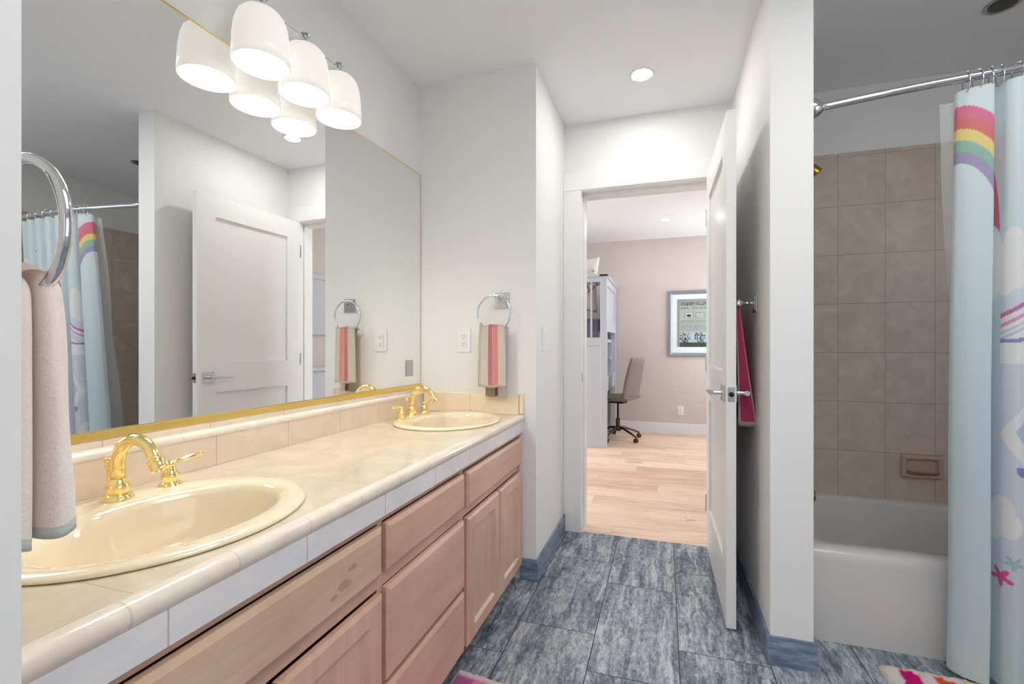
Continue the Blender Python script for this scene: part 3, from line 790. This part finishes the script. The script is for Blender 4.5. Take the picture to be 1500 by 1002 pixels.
pt = thing('pink_towel', 'magenta towel with pale borders hanging behind the open door', 'towel', (.315, 2.2, .79), None)
def pflap(sgn, z0):
    def fn(u, v):
        z = z0+(1.283-z0)*v; fl = (1-v)
        x = .291+sgn*.012+sgn*fl*.030+.004*math.sin(u*14)*fl
        y = 2.058+u*.36-.012*fl*(1-u)
        return (x, y, z)
    return fn
finish('wall_flap', solid(pflap(1, .785), 40, 24, .008), M['towel_pink'], pt, smooth='all')
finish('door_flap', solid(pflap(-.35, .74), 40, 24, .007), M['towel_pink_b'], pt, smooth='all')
# the pale-bordered fold that faces the doorway
def edgefold(u, v):
    z = .787+(1.283-.787)*v; fl = (1-v)**1.1
    x = .283+.008*fl+u*(.012+.058*fl)
    return (x, 2.048-.010*fl*math.sin(PI*u), z)
finish('end_fold', solid(edgefold, 20, 24, .006), M['towel_pink'], pt, smooth='all')

# ================================================================== OUTLETS AND SWITCH
def outlet(name, label, cx, cy, cz, kind, w_=.0375, h_=.0595):
    t = thing(name, label, 'outlet', (cx, cy, cz))
    finish('cover_plate', box(cx-w_, cx+w_, cy-.006, cy, cz-h_, cz+h_), M['plastic'], t, bevel=.0022)
    f = finish('receptacle', box(cx-.0168, cx+.0168, cy-.0095, cy-.005, cz-.0335, cz+.0335), M['plastic'], t, bevel=.0012)
    bm = bmesh.new()
    for dz in (.018, -.018):
        bx(bm, cx-.0065, cx-.0045, cy-.0099, cy-.0094, cz+dz-.002, cz+dz+.006); bx(bm, cx+.0045, cx+.0065, cy-.0099, cy-.0094, cz+dz-.002, cz+dz+.006)
        lathe(bm, (cx, cy-.0096, cz+dz-.0085), (0, -1, 0), [(.0026, -.0002), (.0026, .0003)], 10)
    finish('slots', bm, M['slot'], f)
    if kind == 'gfci': finish('button', box(cx-.007, cx+.007, cy-.0106, cy-.0094, cz-.004, cz+.004), M['plastic'], f, bevel=.0005)
    return t
outlet('wall_outlet', 'white electrical outlet on the end wall above the far sink', -.953, 2.0848, 1.143, 'gfci')
outlet('wall_outlet', 'white electrical outlet low on the beige bedroom wall', .198, 6.0798, .303, 'plain')
t = thing('light_switch', 'white rocker light switch on the narrow wall left of the doorway', 'switch', (-.58, 2.229, 1.149))
finish('cover_plate', box(-.5802, -.5742, 2.192, 2.267, 1.09, 1.208), M['plastic'], t, bevel=.002)
finish('rocker', box(-.575, -.5715, 2.212, 2.246, 1.115, 1.182), M['plastic'], t, bevel=.0015)

# ================================================================== BATHTUB
tub = thing('bathtub', 'white alcove bathtub with a smooth plain apron', 'bathtub', (1.26, 2.36, 0))
X0, X1, YA, YB, ZR = .502, 2.106, 1.985, 2.743, .345
def rrect(x0, x1, y0, y1, r, z, n=10):
    out = []
    for cx, cy, a0 in ((x1-r, y1-r, 0), (x0+r, y1-r, PI/2), (x0+r, y0+r, PI), (x1-r, y0+r, 1.5*PI)):
        for i in range(n+1): a = a0+i*PI/2/n; out.append((cx+r*math.cos(a), cy+r*math.sin(a), z))
    return out
L = [rrect(X0, X1, YA, YB, .004, 0.0), rrect(X0, X1, YA, YB, .004, .30), rrect(X0, X1, YA+.002, YB, .006, .322), rrect(X0, X1, YA+.008, YB, .01, .336), rrect(X0, X1, YA+.020, YB, .02, ZR),
     rrect(X0+.055, X1-.055, YA+.082, YB-.04, .09, ZR), rrect(X0+.063, X1-.063, YA+.091, YB-.048, .09, ZR-.006), rrect(X0+.070, X1-.070, YA+.097, YB-.053, .09, ZR-.022),
     rrect(X0+.095, X1-.15, YA+.115, YB-.07, .10, .16), rrect(X0+.12, X1-.22, YA+.14, YB-.095, .10, .085), rrect(X0+.17, X1-.28, YA+.19, YB-.145, .09, .062)]
bm = bmesh.new(); R = [[bm.verts.new(p) for p in r] for r in L]
for a, b in zip(R, R[1:]):
    n = len(a)
    for i in range(n): bm.faces.new((a[i], a[(i+1) % n], b[(i+1) % n], b[i]))
bm.faces.new(R[-1]); bm.faces.new(R[0][::-1]); bmesh.ops.recalc_face_normals(bm, faces=bm.faces)
finish('basin', bm, M['tub'], tub, smooth=True)
bm = bmesh.new(); lathe(bm, (.80, 2.36, .0625), (0, 0, 1), [(.03, 0), (.03, .002), (.02, .003)], 20); finish('drain', bm, M['oldbrass'], tub, smooth=True)
# spout
sp = tag(finish('tub_spout', (lambda b: (lathe(b, (.4995, 2.36, .445), (1, 0, -.05), [(.026, 0), (.027, .01), (.022, .018), (.022, .10), (.024, .125), (.022, .150), (.012, .153)], 22), lathe(b, (.635, 2.36, .438), (0, 0, -1), [(.014, 0), (.014, .028)], 16), b)[-1])(bmesh.new()), M['oldbrass'], loc=(.5, 2.36, .445), smooth=True), 'brass tub spout poking out past the wall edge above the tub', 'tub spout')
# shower head
sh = thing('shower_fixture', 'brass shower head peeking out high beside the right wall end', 'shower head', (.5, 2.37, 1.96))
bm = bmesh.new(); lathe(bm, (.4998, 2.37, 1.985), (1, 0, 0), [(.026, 0), (.022, .006), (.012, .010)], 22); finish('flange', bm, M['oldbrass'], sh, smooth=True)
bm = bmesh.new(); tube(bm, catmull([(.505, 2.37, 1.985), (.545, 2.37, 1.988), (.595, 2.37, 1.972), (.622, 2.37, 1.946)], 5), .0095, 12); finish('arm', bm, M['oldbrass'], sh, smooth='all')
bm = bmesh.new(); lathe(bm, (.620, 2.37, 1.947), (.62, 0, -.78), [(.010, 0), (.014, .006), (.014, .014), (.018, .02), (.024, .045), (.0265, .058), (.0265, .066), (.022, .068)], 24); finish('nozzle', bm, M['oldbrass'], sh, smooth=True)
# soap dish
so = thing('soap_dish', 'tan ceramic soap dish set in the tub wall tile', 'soap dish', (1.214, 2.745, .514))
bm = bmesh.new()
x0, x1, z0, z1, yw = 1.129, 1.300, .460, .575, 2.7448
def ring4(d, y): return [bm.verts.new(p) for p in ((x0+d, y, z0+d), (x1-d, y, z0+d), (x1-d, y, z1-d), (x0+d, y, z1-d))]
L = [ring4(0, yw), ring4(.002, yw-.014), ring4(.008, yw-.019), ring4(.020, yw-.018), ring4(.026, yw-.003)]
for a, b in zip(L, L[1:]):
    for i in range(4): bm.faces.new((a[i], a[(i+1) % 4], b[(i+1) % 4], b[i]))
bm.faces.new(L[-1]); bm.faces.new(L[0][::-1]); bmesh.ops.recalc_face_normals(bm, faces=bm.faces)
finish('frame', bm, M['soap'], so, bevel=.003)
bm = bmesh.new()
def tray(u, v):
    a = PI*u; return (1.2145-.066*math.cos(a), yw-.004-.046*math.sin(a)**.6*(.55+.45*v), .478+.020*v)
g1 = grid_mesh(tray, 20, 4); bmesh.ops.solidify(g1, geom=g1.faces[:], thickness=.006); finish('tray', g1, M['soap'], so, smooth='all')

# ================================================================== CURTAIN ROD, RINGS, CURTAIN, LINER
ZROD = 1.94
def rod_y(x): return 1.822-.10*max(0, 1-((x-1.305)/.805)**2)
cr = thing('curtain_rod', 'curved chrome shower curtain rod above the bathtub', 'curtain rod', (.5, 1.822, ZROD))
bm = bmesh.new(); tube(bm, [(x, rod_y(x), ZROD) for x in [.505+i*(2.105-.505)/40 for i in range(41)]], .0125, 16); finish('pole', bm, M['chrome'], cr, smooth='all')
for x, s in ((.4885, 1), (2.1195, -1)):
    bm = bmesh.new(); lathe(bm, (x, 1.822, ZROD), (s, -.12, 0), [(.033, 0), (.034, .006), (.031, .016), (.024, .028), (.017, .036), (.0135, .038)], 26); finish('flange', bm, M['chrome'], cr, smooth=True)
# curtain plan: control points (x, offset from rod line towards the room negative)
ctrl = [(.915, .030), (.917, .012), (.935, -.006), (.960, -.015), (.988, -.019), (.996, .005), (1.001, .032), (1.010, .036), (1.016, .010), (1.019, -.018), (1.032, -.034), (1.050, -.036), (1.075, -.030), (1.090, .0), (1.098, .028), (1.110, .030), (1.122, .0), (1.135, -.028)]
x = 1.135
while x < 1.50:
    ctrl += [(x+.018, -.030), (x+.036, -.026), (x+.046, .004), (x+.056, .030), (x+.070, .028), (x+.082, .0), (x+.095, -.026)]; x += .095
plan = [(p.x, p.y) for p in catmull([(a, b, 0) for a, b in ctrl], 8)]
# arc length
sl = [0]
for a, b in zip(plan, plan[1:]): sl.append(sl[-1]+math.hypot(b[0]-a[0], b[1]-a[1]))
CL = sl[-1]
def sample(s):
    s = max(0, min(CL-1e-6, s)); lo_, hi_ = 0, len(sl)-1
    while hi_-lo_ > 1:
        m = (lo_+hi_)//2
        if sl[m] <= s: lo_ = m
        else: hi_ = m
    t = (s-sl[lo_])/(sl[hi_]-sl[lo_]+1e-9)
    return plan[lo_][0]+(plan[hi_][0]-plan[lo_][0])*t, plan[lo_][1]+(plan[hi_][1]-plan[lo_][1])*t
ZC1, ZC0 = 1.905, .022
def curt(u, v):
    s = u*CL; z = ZC0+(ZC1-ZC0)*v; x, off = sample(s)
    k = 1-v
    amp = .75+.55*min(1, k*1.6)
    yb = rod_y(x-.047)+.002 + .125*k      # falls outside the tub
    xx = x-.042+.052*k-.006*k*(1-min(1, u*3)) + .004*math.sin(z*4+s*6)*k
    return Vector((xx, yb+off*amp, z))
def col(rgb): return lin(rgb)
def mixc(a, b, t): return tuple(p+(q-p)*t for p, q in zip(a, b))
BG1, BG2 = col((220, 234, 237)), col((209, 226, 234))
WH = col((240, 240, 240)); PK = col((226, 92, 140)); RD = col((214, 70, 84)); OR = col((238, 150, 110)); YE = col((240, 216, 120)); GR = col((150, 196, 176)); PU = col((168, 152, 196)); LV = col((196, 206, 226)); BL = col((160, 186, 208))
RB = [PK, RD, OR, YE, GR, PU]
def star(dx, dz, r):
    a = math.atan2(dz, dx)+PI/2; d = math.hypot(dx, dz)
    return d < r*(.70+.30*math.cos(5*a))
def rainbow(s, z, cs, cz, R, wd):
    d = math.hypot(s-cs, z-cz)
    if R-wd < d < R and z > cz: return RB2[min(4, int((R-d)/wd*5))]
RB2 = [col((226, 92, 140)), col((222, 96, 92)), col((240, 214, 116)), col((138, 188, 168)), col((160, 144, 190))]
def pattern(s, z):
    c = mixc(BG1, BG2, .5+.5*math.sin(z*2.2))
    # pastel fields
    if s > .19 and .25 < z < 1.26: c = mixc(c, col((218, 222, 234)), .7)
    d = math.sqrt(((s-.015)/.180)**2+((z-1.445)/.415)**2)
    if .58 < d < 1 and z > 1.44: c = mixc(RB2[min(4, int((1-d)/.42*5))], BG1, .12)
    def ell(cs, cz, a, b): return ((s-cs)/a)**2+((z-cz)/b)**2 < 1
    if ell(.235, 1.41, .028, .06) or ell(.248, 1.345, .026, .06) or ell(.215, 1.32, .03, .055) or ell(.165, 1.37, .045, .12): c = WH
    if .205 < s < .285 and 1.06 < z < 1.30:
        zz = z-(1.205+.5*(s-.22)+5*(s-.22)**2)
        if zz < 0: c = WH
        for a_, b_, cc in ((0, .014, mixc(col((224, 110, 150)), col((170, 130, 200)), min(1, (s-.215)*18))), (-.030, -.018, mixc(col((236, 160, 180)), col((196, 170, 214)), min(1, (s-.215)*18))), (-.05, -.044, LV), (-.068, -.060, LV)):
            if a_ < zz < b_: c = cc
        if abs(z-1.128-.4*abs(s-.225)*.3) < .006: c = col((150, 150, 200))
    if abs(s-.305)*1.3+abs(z-.84)*.75 < .125: c = WH
    if abs(s-.305)*1.3+abs(z-.85)*.75 < .082: c = LV
    if ell(.268, .735, .022, .024) and z < .742: c = col((140, 140, 196))
    if ell(.215, .60, .03, .045) or ell(.232, .555, .03, .04) or ell(.195, .56, .025, .06): c = WH
    if star(s-.242, z-.44, .024): c = col((176, 200, 204))
    if star(s-.212, z-.385, .032): c = col((226, 90, 150))
    # further repeats hidden from the photo's own position but seen in the mirror
    for cs, cz in ((.55, 1.52), (.82, 1.2), (1.05, 1.6), (.7, .5), (1.2, .9), (1.0, .35)):
        if ell(cs, cz, .09, .045) or ell(cs+.04, cz+.035, .05, .04) or ell(cs-.04, cz+.02, .045, .035): c = WH
    for cs, cz, cc in ((.45, 1.7, LV), (.6, .8, PU), (.92, .85, PK), (1.1, 1.25, BL), (1.25, 1.5, PU), (.9, 1.72, col((130, 150, 200))), (.5, .3, PK), (1.3, .5, BL)):
        if star(s-cs, z-cz, .03): c = cc
    if z > 1.93: c = mixc(c, WH, .4)
    return c
def colorize(bm, fn):
    lay = bm.verts.layers.float_color.new('pattern')
    for v in bm.verts: v[lay] = (*fn(v), 1)
NU, NV = 700, 500
bm = grid_mesh(curt, NU, NV)
bm.verts.ensure_lookup_table()
lay = bm.verts.layers.float_color.new('pattern')
for j in range(NV+1):
    for i in range(NU+1):
        bm.verts[j*(NU+1)+i][lay] = (*pattern(i/NU*CL, ZC0+(ZC1-ZC0)*j/NV), 1)
tag(finish('shower_curtain', bm, M['curtain'], loc=(1.2, 1.85, .022), smooth='all'), 'pale blue shower curtain printed with rainbows, clouds and stars', 'shower curtain')
def liner(u, v):
    z = .16+(1.89-.16)*v; k = min(1, (1-v)*1.15)
    x = .843+u*.62+.165*k+.006*math.sin(z*7)*k
    y = rod_y(x)+.045+.24*k+.010*math.sin(u*46)+.004*math.sin(z*9+u*20)
    return (x, y, z)
tag(finish('shower_liner', grid_mesh(liner, 200, 60), M['liner'], loc=(1.2, 1.95, .16), smooth='all'), 'clear plastic liner hanging behind the blue shower curtain', 'shower liner')
# rings on the rod
xs = [.935, .962, .992, 1.012, 1.052, 1.13, 1.21, 1.29, 1.37, 1.45]
lb = ['first metal curtain ring from the left on the rod', 'second metal curtain ring from the left on the rod', 'third metal curtain ring from the left on the rod', 'fourth metal curtain ring from the left on the rod', 'fifth metal curtain ring from the left, near the right photo edge'] + ['metal curtain ring on the far half of the rod, seen only in the mirror']*5
rg = None
for i, x in enumerate(xs):
    x -= .047
    y = rod_y(x)
    if rg is None:
        bm = bmesh.new()
        P = [(x+.001, y+.019*math.sin(a), ZROD-.014+.030*math.cos(a)) for a in [2*PI*k/28 for k in range(28)]]
        tube(bm, P, .0015, 8, closed=True)
        for a in (-.35, 0, .35): bmesh.ops.create_uvsphere(bm, u_segments=10, v_segments=8, radius=.0034, matrix=Matrix.Translation((x+.001, y+.019*math.sin(a), ZROD-.014+.032*math.cos(a))))
        rg = finish('curtain_ring', bm, M['chrome'], loc=(x, y, ZROD), smooth='all'); r = rg
    else:
        r = rg.copy(); C.objects.link(r); r.location = (x, y, ZROD); r.rotation_euler.z = .25*math.sin(i*2.1)
    tag(r, lb[i], 'curtain ring', 'shower curtain rings')

# ================================================================== RUGS
def rug(name, label, corners, colfn, th=.016, n=(90, 60)):
    a, b, c_, d = [Vector((*p, 0)) for p in corners]
    def pt(u, v):
        e = .025; uu, vv = u, v
        p = (a*(1-uu)+b*uu)*(1-vv)+(d*(1-uu)+c_*uu)*vv
        ed = min(u, 1-u, v, 1-v); h = th*min(1, (ed/.02)**.5 if ed > 0 else 0)
        return Vector((p.x+.004*noise.noise(Vector((p.y*20, 3, 1))), p.y+.004*noise.noise(Vector((p.x*20, 5, 2))), .001+h*(.8+.35*noise.noise(p*60))))
    bm = grid_mesh(pt, *n); bm.verts.ensure_lookup_table(); lay = bm.verts.layers.float_color.new('pattern')
    k = 0
    for j in range(n[1]+1):
        for i in range(n[0]+1): bm.verts[k][lay] = (*colfn(i/n[0], j/n[1]), 1); k += 1
    e = [x for x in bm.edges if x.is_boundary]
    r = bmesh.ops.extrude_edge_only(bm, edges=e)
    for v in [g for g in r['geom'] if isinstance(g, bmesh.types.BMVert)]: v.co.z = .0005
    cc = sum((Vector(p) for p in corners), Vector((0, 0)))/4
    o = finish(name, bm, M['rug'], loc=(cc.x, cc.y, 0), smooth='all'); return tag(o, label, 'rug')
def colA(u, v):
    if v > .965 or v < .035 or u > .97 or u < .03: return lin((228, 214, 218))
    k = noise.noise(Vector((u*3, v*4, .4)))
    return mixc(lin((226, 96, 152)), lin((242, 168, 196)), .5+.8*k) if u > .16 else mixc(lin((176, 92, 150)), lin((214, 120, 178)), .5+k)
rug('pink_rug', 'pink bath rug with a pale border on the floor beside the vanity', [(-.69, .62), (-.22, .62), (-.20, 1.375), (-.672, 1.432)], colA)
def colB(u, v):
    base = lin((232, 222, 214))
    cols = [lin((214, 24, 120)), lin((236, 92, 48)), lin((216, 204, 50)), lin((70, 170, 150)), lin((90, 90, 190))]
    for i, c in enumerate(cols*2):
        cu = .095+i*.108+.016*math.sin(v*7+i)
        if abs(u-cu) < .034 and .10 < (v+.012*math.sin(u*60)) < .955: return c
    return base
rug('bath_mat', 'white shag bath mat with magenta, orange and yellow bands before the tub', [(.70, 1.30), (1.48, 1.30), (1.50, 1.84), (.705, 1.885)], colB, .02)

# ================================================================== BEDROOM
lf = thing('loft_bed', 'tall white loft bed with slatted guard rail in the bedroom', 'loft bed', (-1.6, 5.55, 0))
W_ = M['white_furn']
LX0, LX1, LY0, LY1 = -2.62, -.597, 5.01, 6.055
for (xx, yy) in ((LX0, LY0), (LX1-.07, LY0), (LX0, LY1-.07), (LX1-.07, LY1-.07)):
    finish('post', box(xx, xx+.07, yy, yy+.07, 0, 1.875), W_, lf, bevel=.004)
bm = bmesh.new(); bx(bm, LX0+.068, LX1-.068, LY0+.012, LY0+.05, .03, 1.13); finish('side_panel', bm, W_, lf)
for z0_, z1_ in ((0, .11), (1.12, 1.21), (1.82, 1.875)): finish('side_rail', box(LX0+.068, LX1-.068, LY0+.004, LY0+.06, z0_, z1_), W_, lf, bevel=.003)
xx = LX1-.068-.095
while xx > LX0+.1:
    finish('baluster', box(xx-.018, xx+.002, LY0+.02, LY0+.044, 1.21, 1.83), W_, lf); xx -= .105
bm = bmesh.new(); bx(bm, LX0-.01, LX1+.012, LY0-.012, LY0+.082, 1.875, 1.902); bx(bm, LX1-.082, LX1+.012, LY0-.012, LY1, 1.8755, 1.9015)
finish('cap_rail', bm, W_, lf, bevel=.004)
bm = bmesh.new(); bx(bm, LX1-.05, LX1-.02, LY0+.068, LY1-.068, 1.30, 1.876); bx(bm, LX1-.055, LX1-.006, LY0+.068, LY1-.068, 1.28, 1.40); bx(bm, LX1-.055, LX1-.006, LY0+.068, LY1-.068, 1.79, 1.876)
finish('end_guard', bm, W_, lf, bevel=.003)
finish('bed_deck', box(LX0+.02, LX1-.055, LY0+.062, LY1-.01, 1.16, 1.20), W_, lf)
bm = bmesh.new(); bx(bm, LX1-.62, LX1-.012, LY0+.068, LY1-.068, .74, .772); bx(bm, LX1-.06, LX1-.02, LY0+.068, LY1-.068, .60, .74)
finish('desk', bm, W_, lf, bevel=.003)
bm = bmesh.new(); bx(bm, LX1-.30, LX1-.05, LY1-.10, LY1-.075, .77, 1.16); bx(bm, LX1-.30, LX1-.05, LY1-.3, LY1-.1, .95, .97)
finish('desk_shelf', bm, W_, lf)
bm = bmesh.new()
def mattr(u, v): return Vector((LX0+.1+u*(LX1-LX0-.2), LY0+.1+v*(LY1-LY0-.2), 1.36+.10*noise.noise(Vector((u*9, v*5, 0)))+.05))
g1 = grid_mesh(mattr, 60, 30); ee = [e for e in g1.edges if e.is_boundary]; r = bmesh.ops.extrude_edge_only(g1, edges=ee)
for v in [q for q in r['geom'] if isinstance(q, bmesh.types.BMVert)]: v.co.z = 1.202
tag(finish('bedding', g1, M['bedding'], loc=(-1.6, 5.5, 1.2), smooth='all'), 'rumpled grey-violet bedding on the loft bed', 'bedding')
def pillow(name, label, c, sx, sy, sz, rot, mat, spots=None):
    bm = bmesh.new()
    def fn(u, v, s):
        a, b = u*2-1, v*2-1; k = (1-a**4)*(1-b**4); hh = max(0, k)**.42
        e = 1+.12*(abs(a*b))**2
        return Vector((a*sx*e, s*hh*sy*(1+.25*noise.noise(Vector((a*2, b*2, 1)))), b*sz*e))
    V = {}
    n = 22
    for s in (-1, 1):
        for i in range(n+1):
            for j in range(n+1):
                if s == 1 and (i in (0, n) or j in (0, n)): V[s, i, j] = V[-1, i, j]
                else: V[s, i, j] = bm.verts.new(fn(i/n, j/n, s))
        for i in range(n):
            for j in range(n): bm.faces.new((V[s, i, j], V[s, i+1, j], V[s, i+1, j+1], V[s, i, j+1]))
    bmesh.ops.recalc_face_normals(bm, faces=bm.faces)
    bmesh.ops.transform(bm, matrix=Matrix.Translation(c) @ Matrix.Rotation(rot[0], 4, 'Y') @ Matrix.Rotation(rot[1], 4, 'X') @ Matrix.Rotation(rot[2], 4, 'Z'), verts=bm.verts)
    return tag(finish(name, bm, mat, loc=c, smooth='all'), label, 'pillow')
pillow('pillow', 'white pillow standing up above the loft bed rail', (-.955, 5.30, 1.835), .205, .075, .29, (.06, .12, .1), M['pillow'])
M['plaid'] = (lambda g: (g.set('Base Color', g.ramp(g.noise(g.coord((1, 1, 1)), 18, 2), [(.45, lin((216, 208, 196))), (.5, lin((110, 92, 80))), (.6, lin((206, 198, 186)))])), g.set('Roughness', .9), g.m)[-1])(G('brown_print_cloth'))
pillow('throw_cushion', 'small brown and white patterned cushion on the loft bed rail corner', (-.80, 5.17, 1.845), .095, .04, .085, (-.6, .15, -.1), M['plaid'])

# swivel chair: faces left, towards the desk
ch = thing('swivel_chair', 'grey upholstered swivel chair with a bronze star base at the desk', 'chair', (-.53, 5.58, 0))
CX, CY = -.53, 5.58
bm = bmesh.new()
for k in range(5): pass
for k in range(5):
    a = 2*PI*k/5-.35; d = Vector((math.cos(a), math.sin(a), 0))
    b2 = bmesh.new(); P = catmull([Vector((CX, CY, .125)), Vector((CX, CY, .125))+d*.07+Vector((0, 0, .012)), Vector((CX, CY, .105))+d*.18, Vector((CX, CY, .068))+d*.275], 5)
    tube(b2, P, [.019-.009*i/(len(P)-1) for i in range(len(P))], 10)
    lg = finish('leg', b2, M['bronze'], ch, smooth='all')
    b2 = bmesh.new(); c0 = Vector((CX, CY, .026))+d*.282; nrm = Vector((-d.y, d.x, 0))
    lathe(b2, c0-nrm*.02, nrm, [(.014, 0), (.025, .002), (.025, .015), (.012, .017), (.012, .023), (.025, .025), (.025, .038), (.014, .040)], 16)
    tube(b2, [c0+Vector((0, 0, .048)), c0+Vector((0, 0, .02))], .008, 8)
    finish('caster', b2, M['bronze'], lg, smooth=True)
lathe(bm, (CX, CY, .10), (0, 0, 1), [(.035, 0), (.038, .02), (.034, .05), (.026, .055), (.026, .15), (.021, .155)], 20); finish('base_hub', bm, M['bronze'], ch, smooth=True)
bm = bmesh.new(); lathe(bm, (CX, CY, .25), (0, 0, 1), [(.012, 0), (.012, .19)], 14); bx(bm, CX-.09, CX+.09, CY-.07, CY+.07, .435, .462); finish('gas_lift', bm, M['dark'], ch, smooth=True)
def cushion(fn_c, nx=26, ny=26):
    bm = bmesh.new(); V = {}
    for s in (0, 1):
        for i in range(nx+1):
            for j in range(ny+1):
                if s and (i in (0, nx) or j in (0, ny)): V[s, i, j] = V[0, i, j]
                else: V[s, i, j] = bm.verts.new(fn_c(i/nx, j/ny, s))
        for i in range(nx):
            for j in range(ny): bm.faces.new((V[s, i, j], V[s, i+1, j], V[s, i+1, j+1], V[s, i, j+1]))
    bmesh.ops.recalc_face_normals(bm, faces=bm.faces); return bm
def seatf(u, v, s):
    a, b = u*2-1, v*2-1; k = (max(0, 1-a**6)*max(0, 1-b**6))**.4
    return Vector((CX+a*.205, CY+b*.23*(1-.05*a), .500+(.032 if s else -.036)*k+.010*a*a-.012*(a < 0)*a*a*2))
finish('seat', cushion(seatf), M['chairfab'], ch, smooth='all')
def backf(u, v, s):
    a = u*2-1; b = v*2-1; k = (max(0, 1-a**6)*max(0, 1-b**8))**.4; W = .215*(1-.10*b-.06*b*b)+.0
    xb = CX+.190+.035*(v)+.055*v**1.5+.0; z = .50+.475*v+.006*a*a
    wrap = -.035*a*a
    return Vector((xb+wrap+(.026 if s else -.026)*k, CY+a*W*(1.02 if v < .9 else 1.04), z))
finish('backrest', cushion(backf), M['chairfab'], ch, smooth='all')

ch.rotation_euler.z = -.33
# framed print on the back wall
fp = thing('framed_print', 'framed folk-style print with rows of lettering over dark trees, silver-blue frame', 'picture', (.43, 6.08, .99))
x0, x1, z0, z1, yw = .051, .80, .986, 1.812, 6.0795
bm = bmesh.new()
def r4(d, y): return [bm.verts.new(p) for p in ((x0+d, y, z0+d), (x1-d, y, z0+d), (x1-d, y, z1-d), (x0+d, y, z1-d))]
L = [r4(0, yw), r4(0, yw-.022), r4(.006, yw-.028), r4(.030, yw-.024), r4(.044, yw-.018), r4(.048, yw-.010)]
for a, b in zip(L, L[1:]):
    for i in range(4): bm.faces.new((a[i], a[(i+1) % 4], b[(i+1) % 4], b[i]))
bmesh.ops.recalc_face_normals(bm, faces=bm.faces)
finish('frame', bm, simple('silver_blue_frame', (150, 160, 172), .3, .5), fp)
finish('mat_board', box(x0+.04, x1-.04, yw-.012, yw-.004, z0+.04, z1-.04), simple('mat_board', (226, 234, 240), .8), fp)
def print_mat():
    g = G('sampler_print'); P = g.n('ShaderNodeVertexColor', None, layer_name='pattern').outputs[0]
    g.set('Base Color', P); g.set('Roughness', .3); return g.m
px0, px1, pz0, pz1 = .051+.105, .80-.105, 1.105, 1.705
def art(u, v):
    base = lin((166, 176, 168)); dk = lin((60, 72, 74)); mid = lin((110, 124, 122))
    c = base
    if v > .86: c = mixc(base, mid, .5+.5*noise.noise(Vector((u*60, v*50, 0))))
    def glyph(u0, v0, v1, n, seed, col_):
        if v0 < v < v1 and .08 < u < .92:
            k = int(u*n); fx = u*n-k; fy = (v-v0)/(v1-v0)
            if .15 < fx < .85:
                return noise.noise(Vector((fx*3+k*7.3, fy*2.5+seed, k*3.1))) > .05
        return False
    if glyph(u, .79, .835, 26, 1, dk) or glyph(u, .86, .93, 20, 2, dk): c = dk
    for i, vv in enumerate((.36, .40, .44, .50, .54)):
        if vv < v < vv+.022 and glyph(u, vv, vv+.022, 34, i+5, dk): c = mid
        if abs(v-(vv-.006)) < .003: c = mid
    for cu in (.26, .5, .74):
        if abs(u-cu) < .095 and .60 < v < .72:
            c = lin((188, 196, 186))
            if abs(abs(u-cu)-.09) < .006 or abs(abs(v-.66)-.057) < .005: c = mid
            if ((u-cu)/.055)**2+((v-.655)/.028)**2 < 1 and cu != .5: c = dk
            if cu == .5 and noise.noise(Vector((u*60, v*60, 0))) > .15: c = mid
    if v < .30:
        c = lin((176, 190, 196))
        for cu in (.17, .5, .83):
            du = u-cu
            if abs(du) < .012 and v < .2: c = dk
            r = math.hypot(du, (v-.20)*.9)
            if r < .12 and noise.noise(Vector((u*46, v*40, cu*5))) > .08: c = lin((52, 62, 86))
            if .05 < v < .2 and abs(abs(du)-(v-.06)*.7) < .008: c = dk
        if v < .10: c = mixc(lin((40, 62, 52)), lin((110, 130, 110)), max(0, noise.noise(Vector((u*50, v*60, 3)))*1.6))
    if u < .06 or u > .94: c = mixc(base, mid, .5+.5*noise.noise(Vector((u*80, v*70, 3))))
    return c
nx, nz = 150, 170
bm = grid_mesh(lambda u, v: Vector((px0+(px1-px0)*u, yw-.0132, pz0+(pz1-pz0)*v)), nx, nz)
bm.verts.ensure_lookup_table(); lay = bm.verts.layers.float_color.new('pattern'); k = 0
for j in range(nz+1):
    for i in range(nx+1): bm.verts[k][lay] = (*art(i/nx, j/nz), 1); k += 1
finish('print', bm, print_mat(), fp)

# built-in bench and cupboard on the bedroom's right wall (seen in the mirror)
cb = thing('storage_cabinet', 'white beadboard cupboard seen through the doorway in the mirror', 'cabinet', (1.2, 4.0, 0))
finish('body', box(1.085, 1.328, 2.95, 4.7, 0.0, .86), W_, cb)
finish('top', box(1.06, 1.328, 2.93, 4.72, .86, .895), W_, cb, bevel=.003)
for k in range(5):
    y0 = 2.955+k*.35
    d = finish('door', box(1.068, 1.085, y0, y0+.345, .10, .84), W_, cb, bevel=.002)
wp = thing('wall_panel', 'white framed board with small dark hooks seen in the mirror doorway', 'wall panel', (1.32, 3.9, 1.2))
finish('board', box(1.312, 1.329, 3.0, 4.6, 1.24, 1.90), W_, wp)
bm = bmesh.new()
for a in ((3.0, 4.6, 1.24, 1.29), (3.0, 4.6, 1.85, 1.90), (3.0, 3.05, 1.29, 1.85), (4.55, 4.6, 1.29, 1.85)): bx(bm, 1.296, 1.329, *a)
finish('border', bm, W_, wp, bevel=.002)
for k, (yy, zz) in enumerate(((3.55, 1.66), (3.60, 1.60), (3.75, 1.70), (3.9, 1.62))):
    bm = bmesh.new(); tube(bm, catmull([(1.312, yy, zz+.02), (1.29, yy, zz+.01), (1.285, yy, zz-.03), (1.295, yy, zz-.04)], 4), .007, 8)
    lathe(bm, (1.29, yy, zz-.06), (0, .3, 1), [(.002, -.03), (.012, -.01), (.014, .01), (.003, .02)], 10)
    finish('hook', bm, M['dark'], wp, smooth='all')
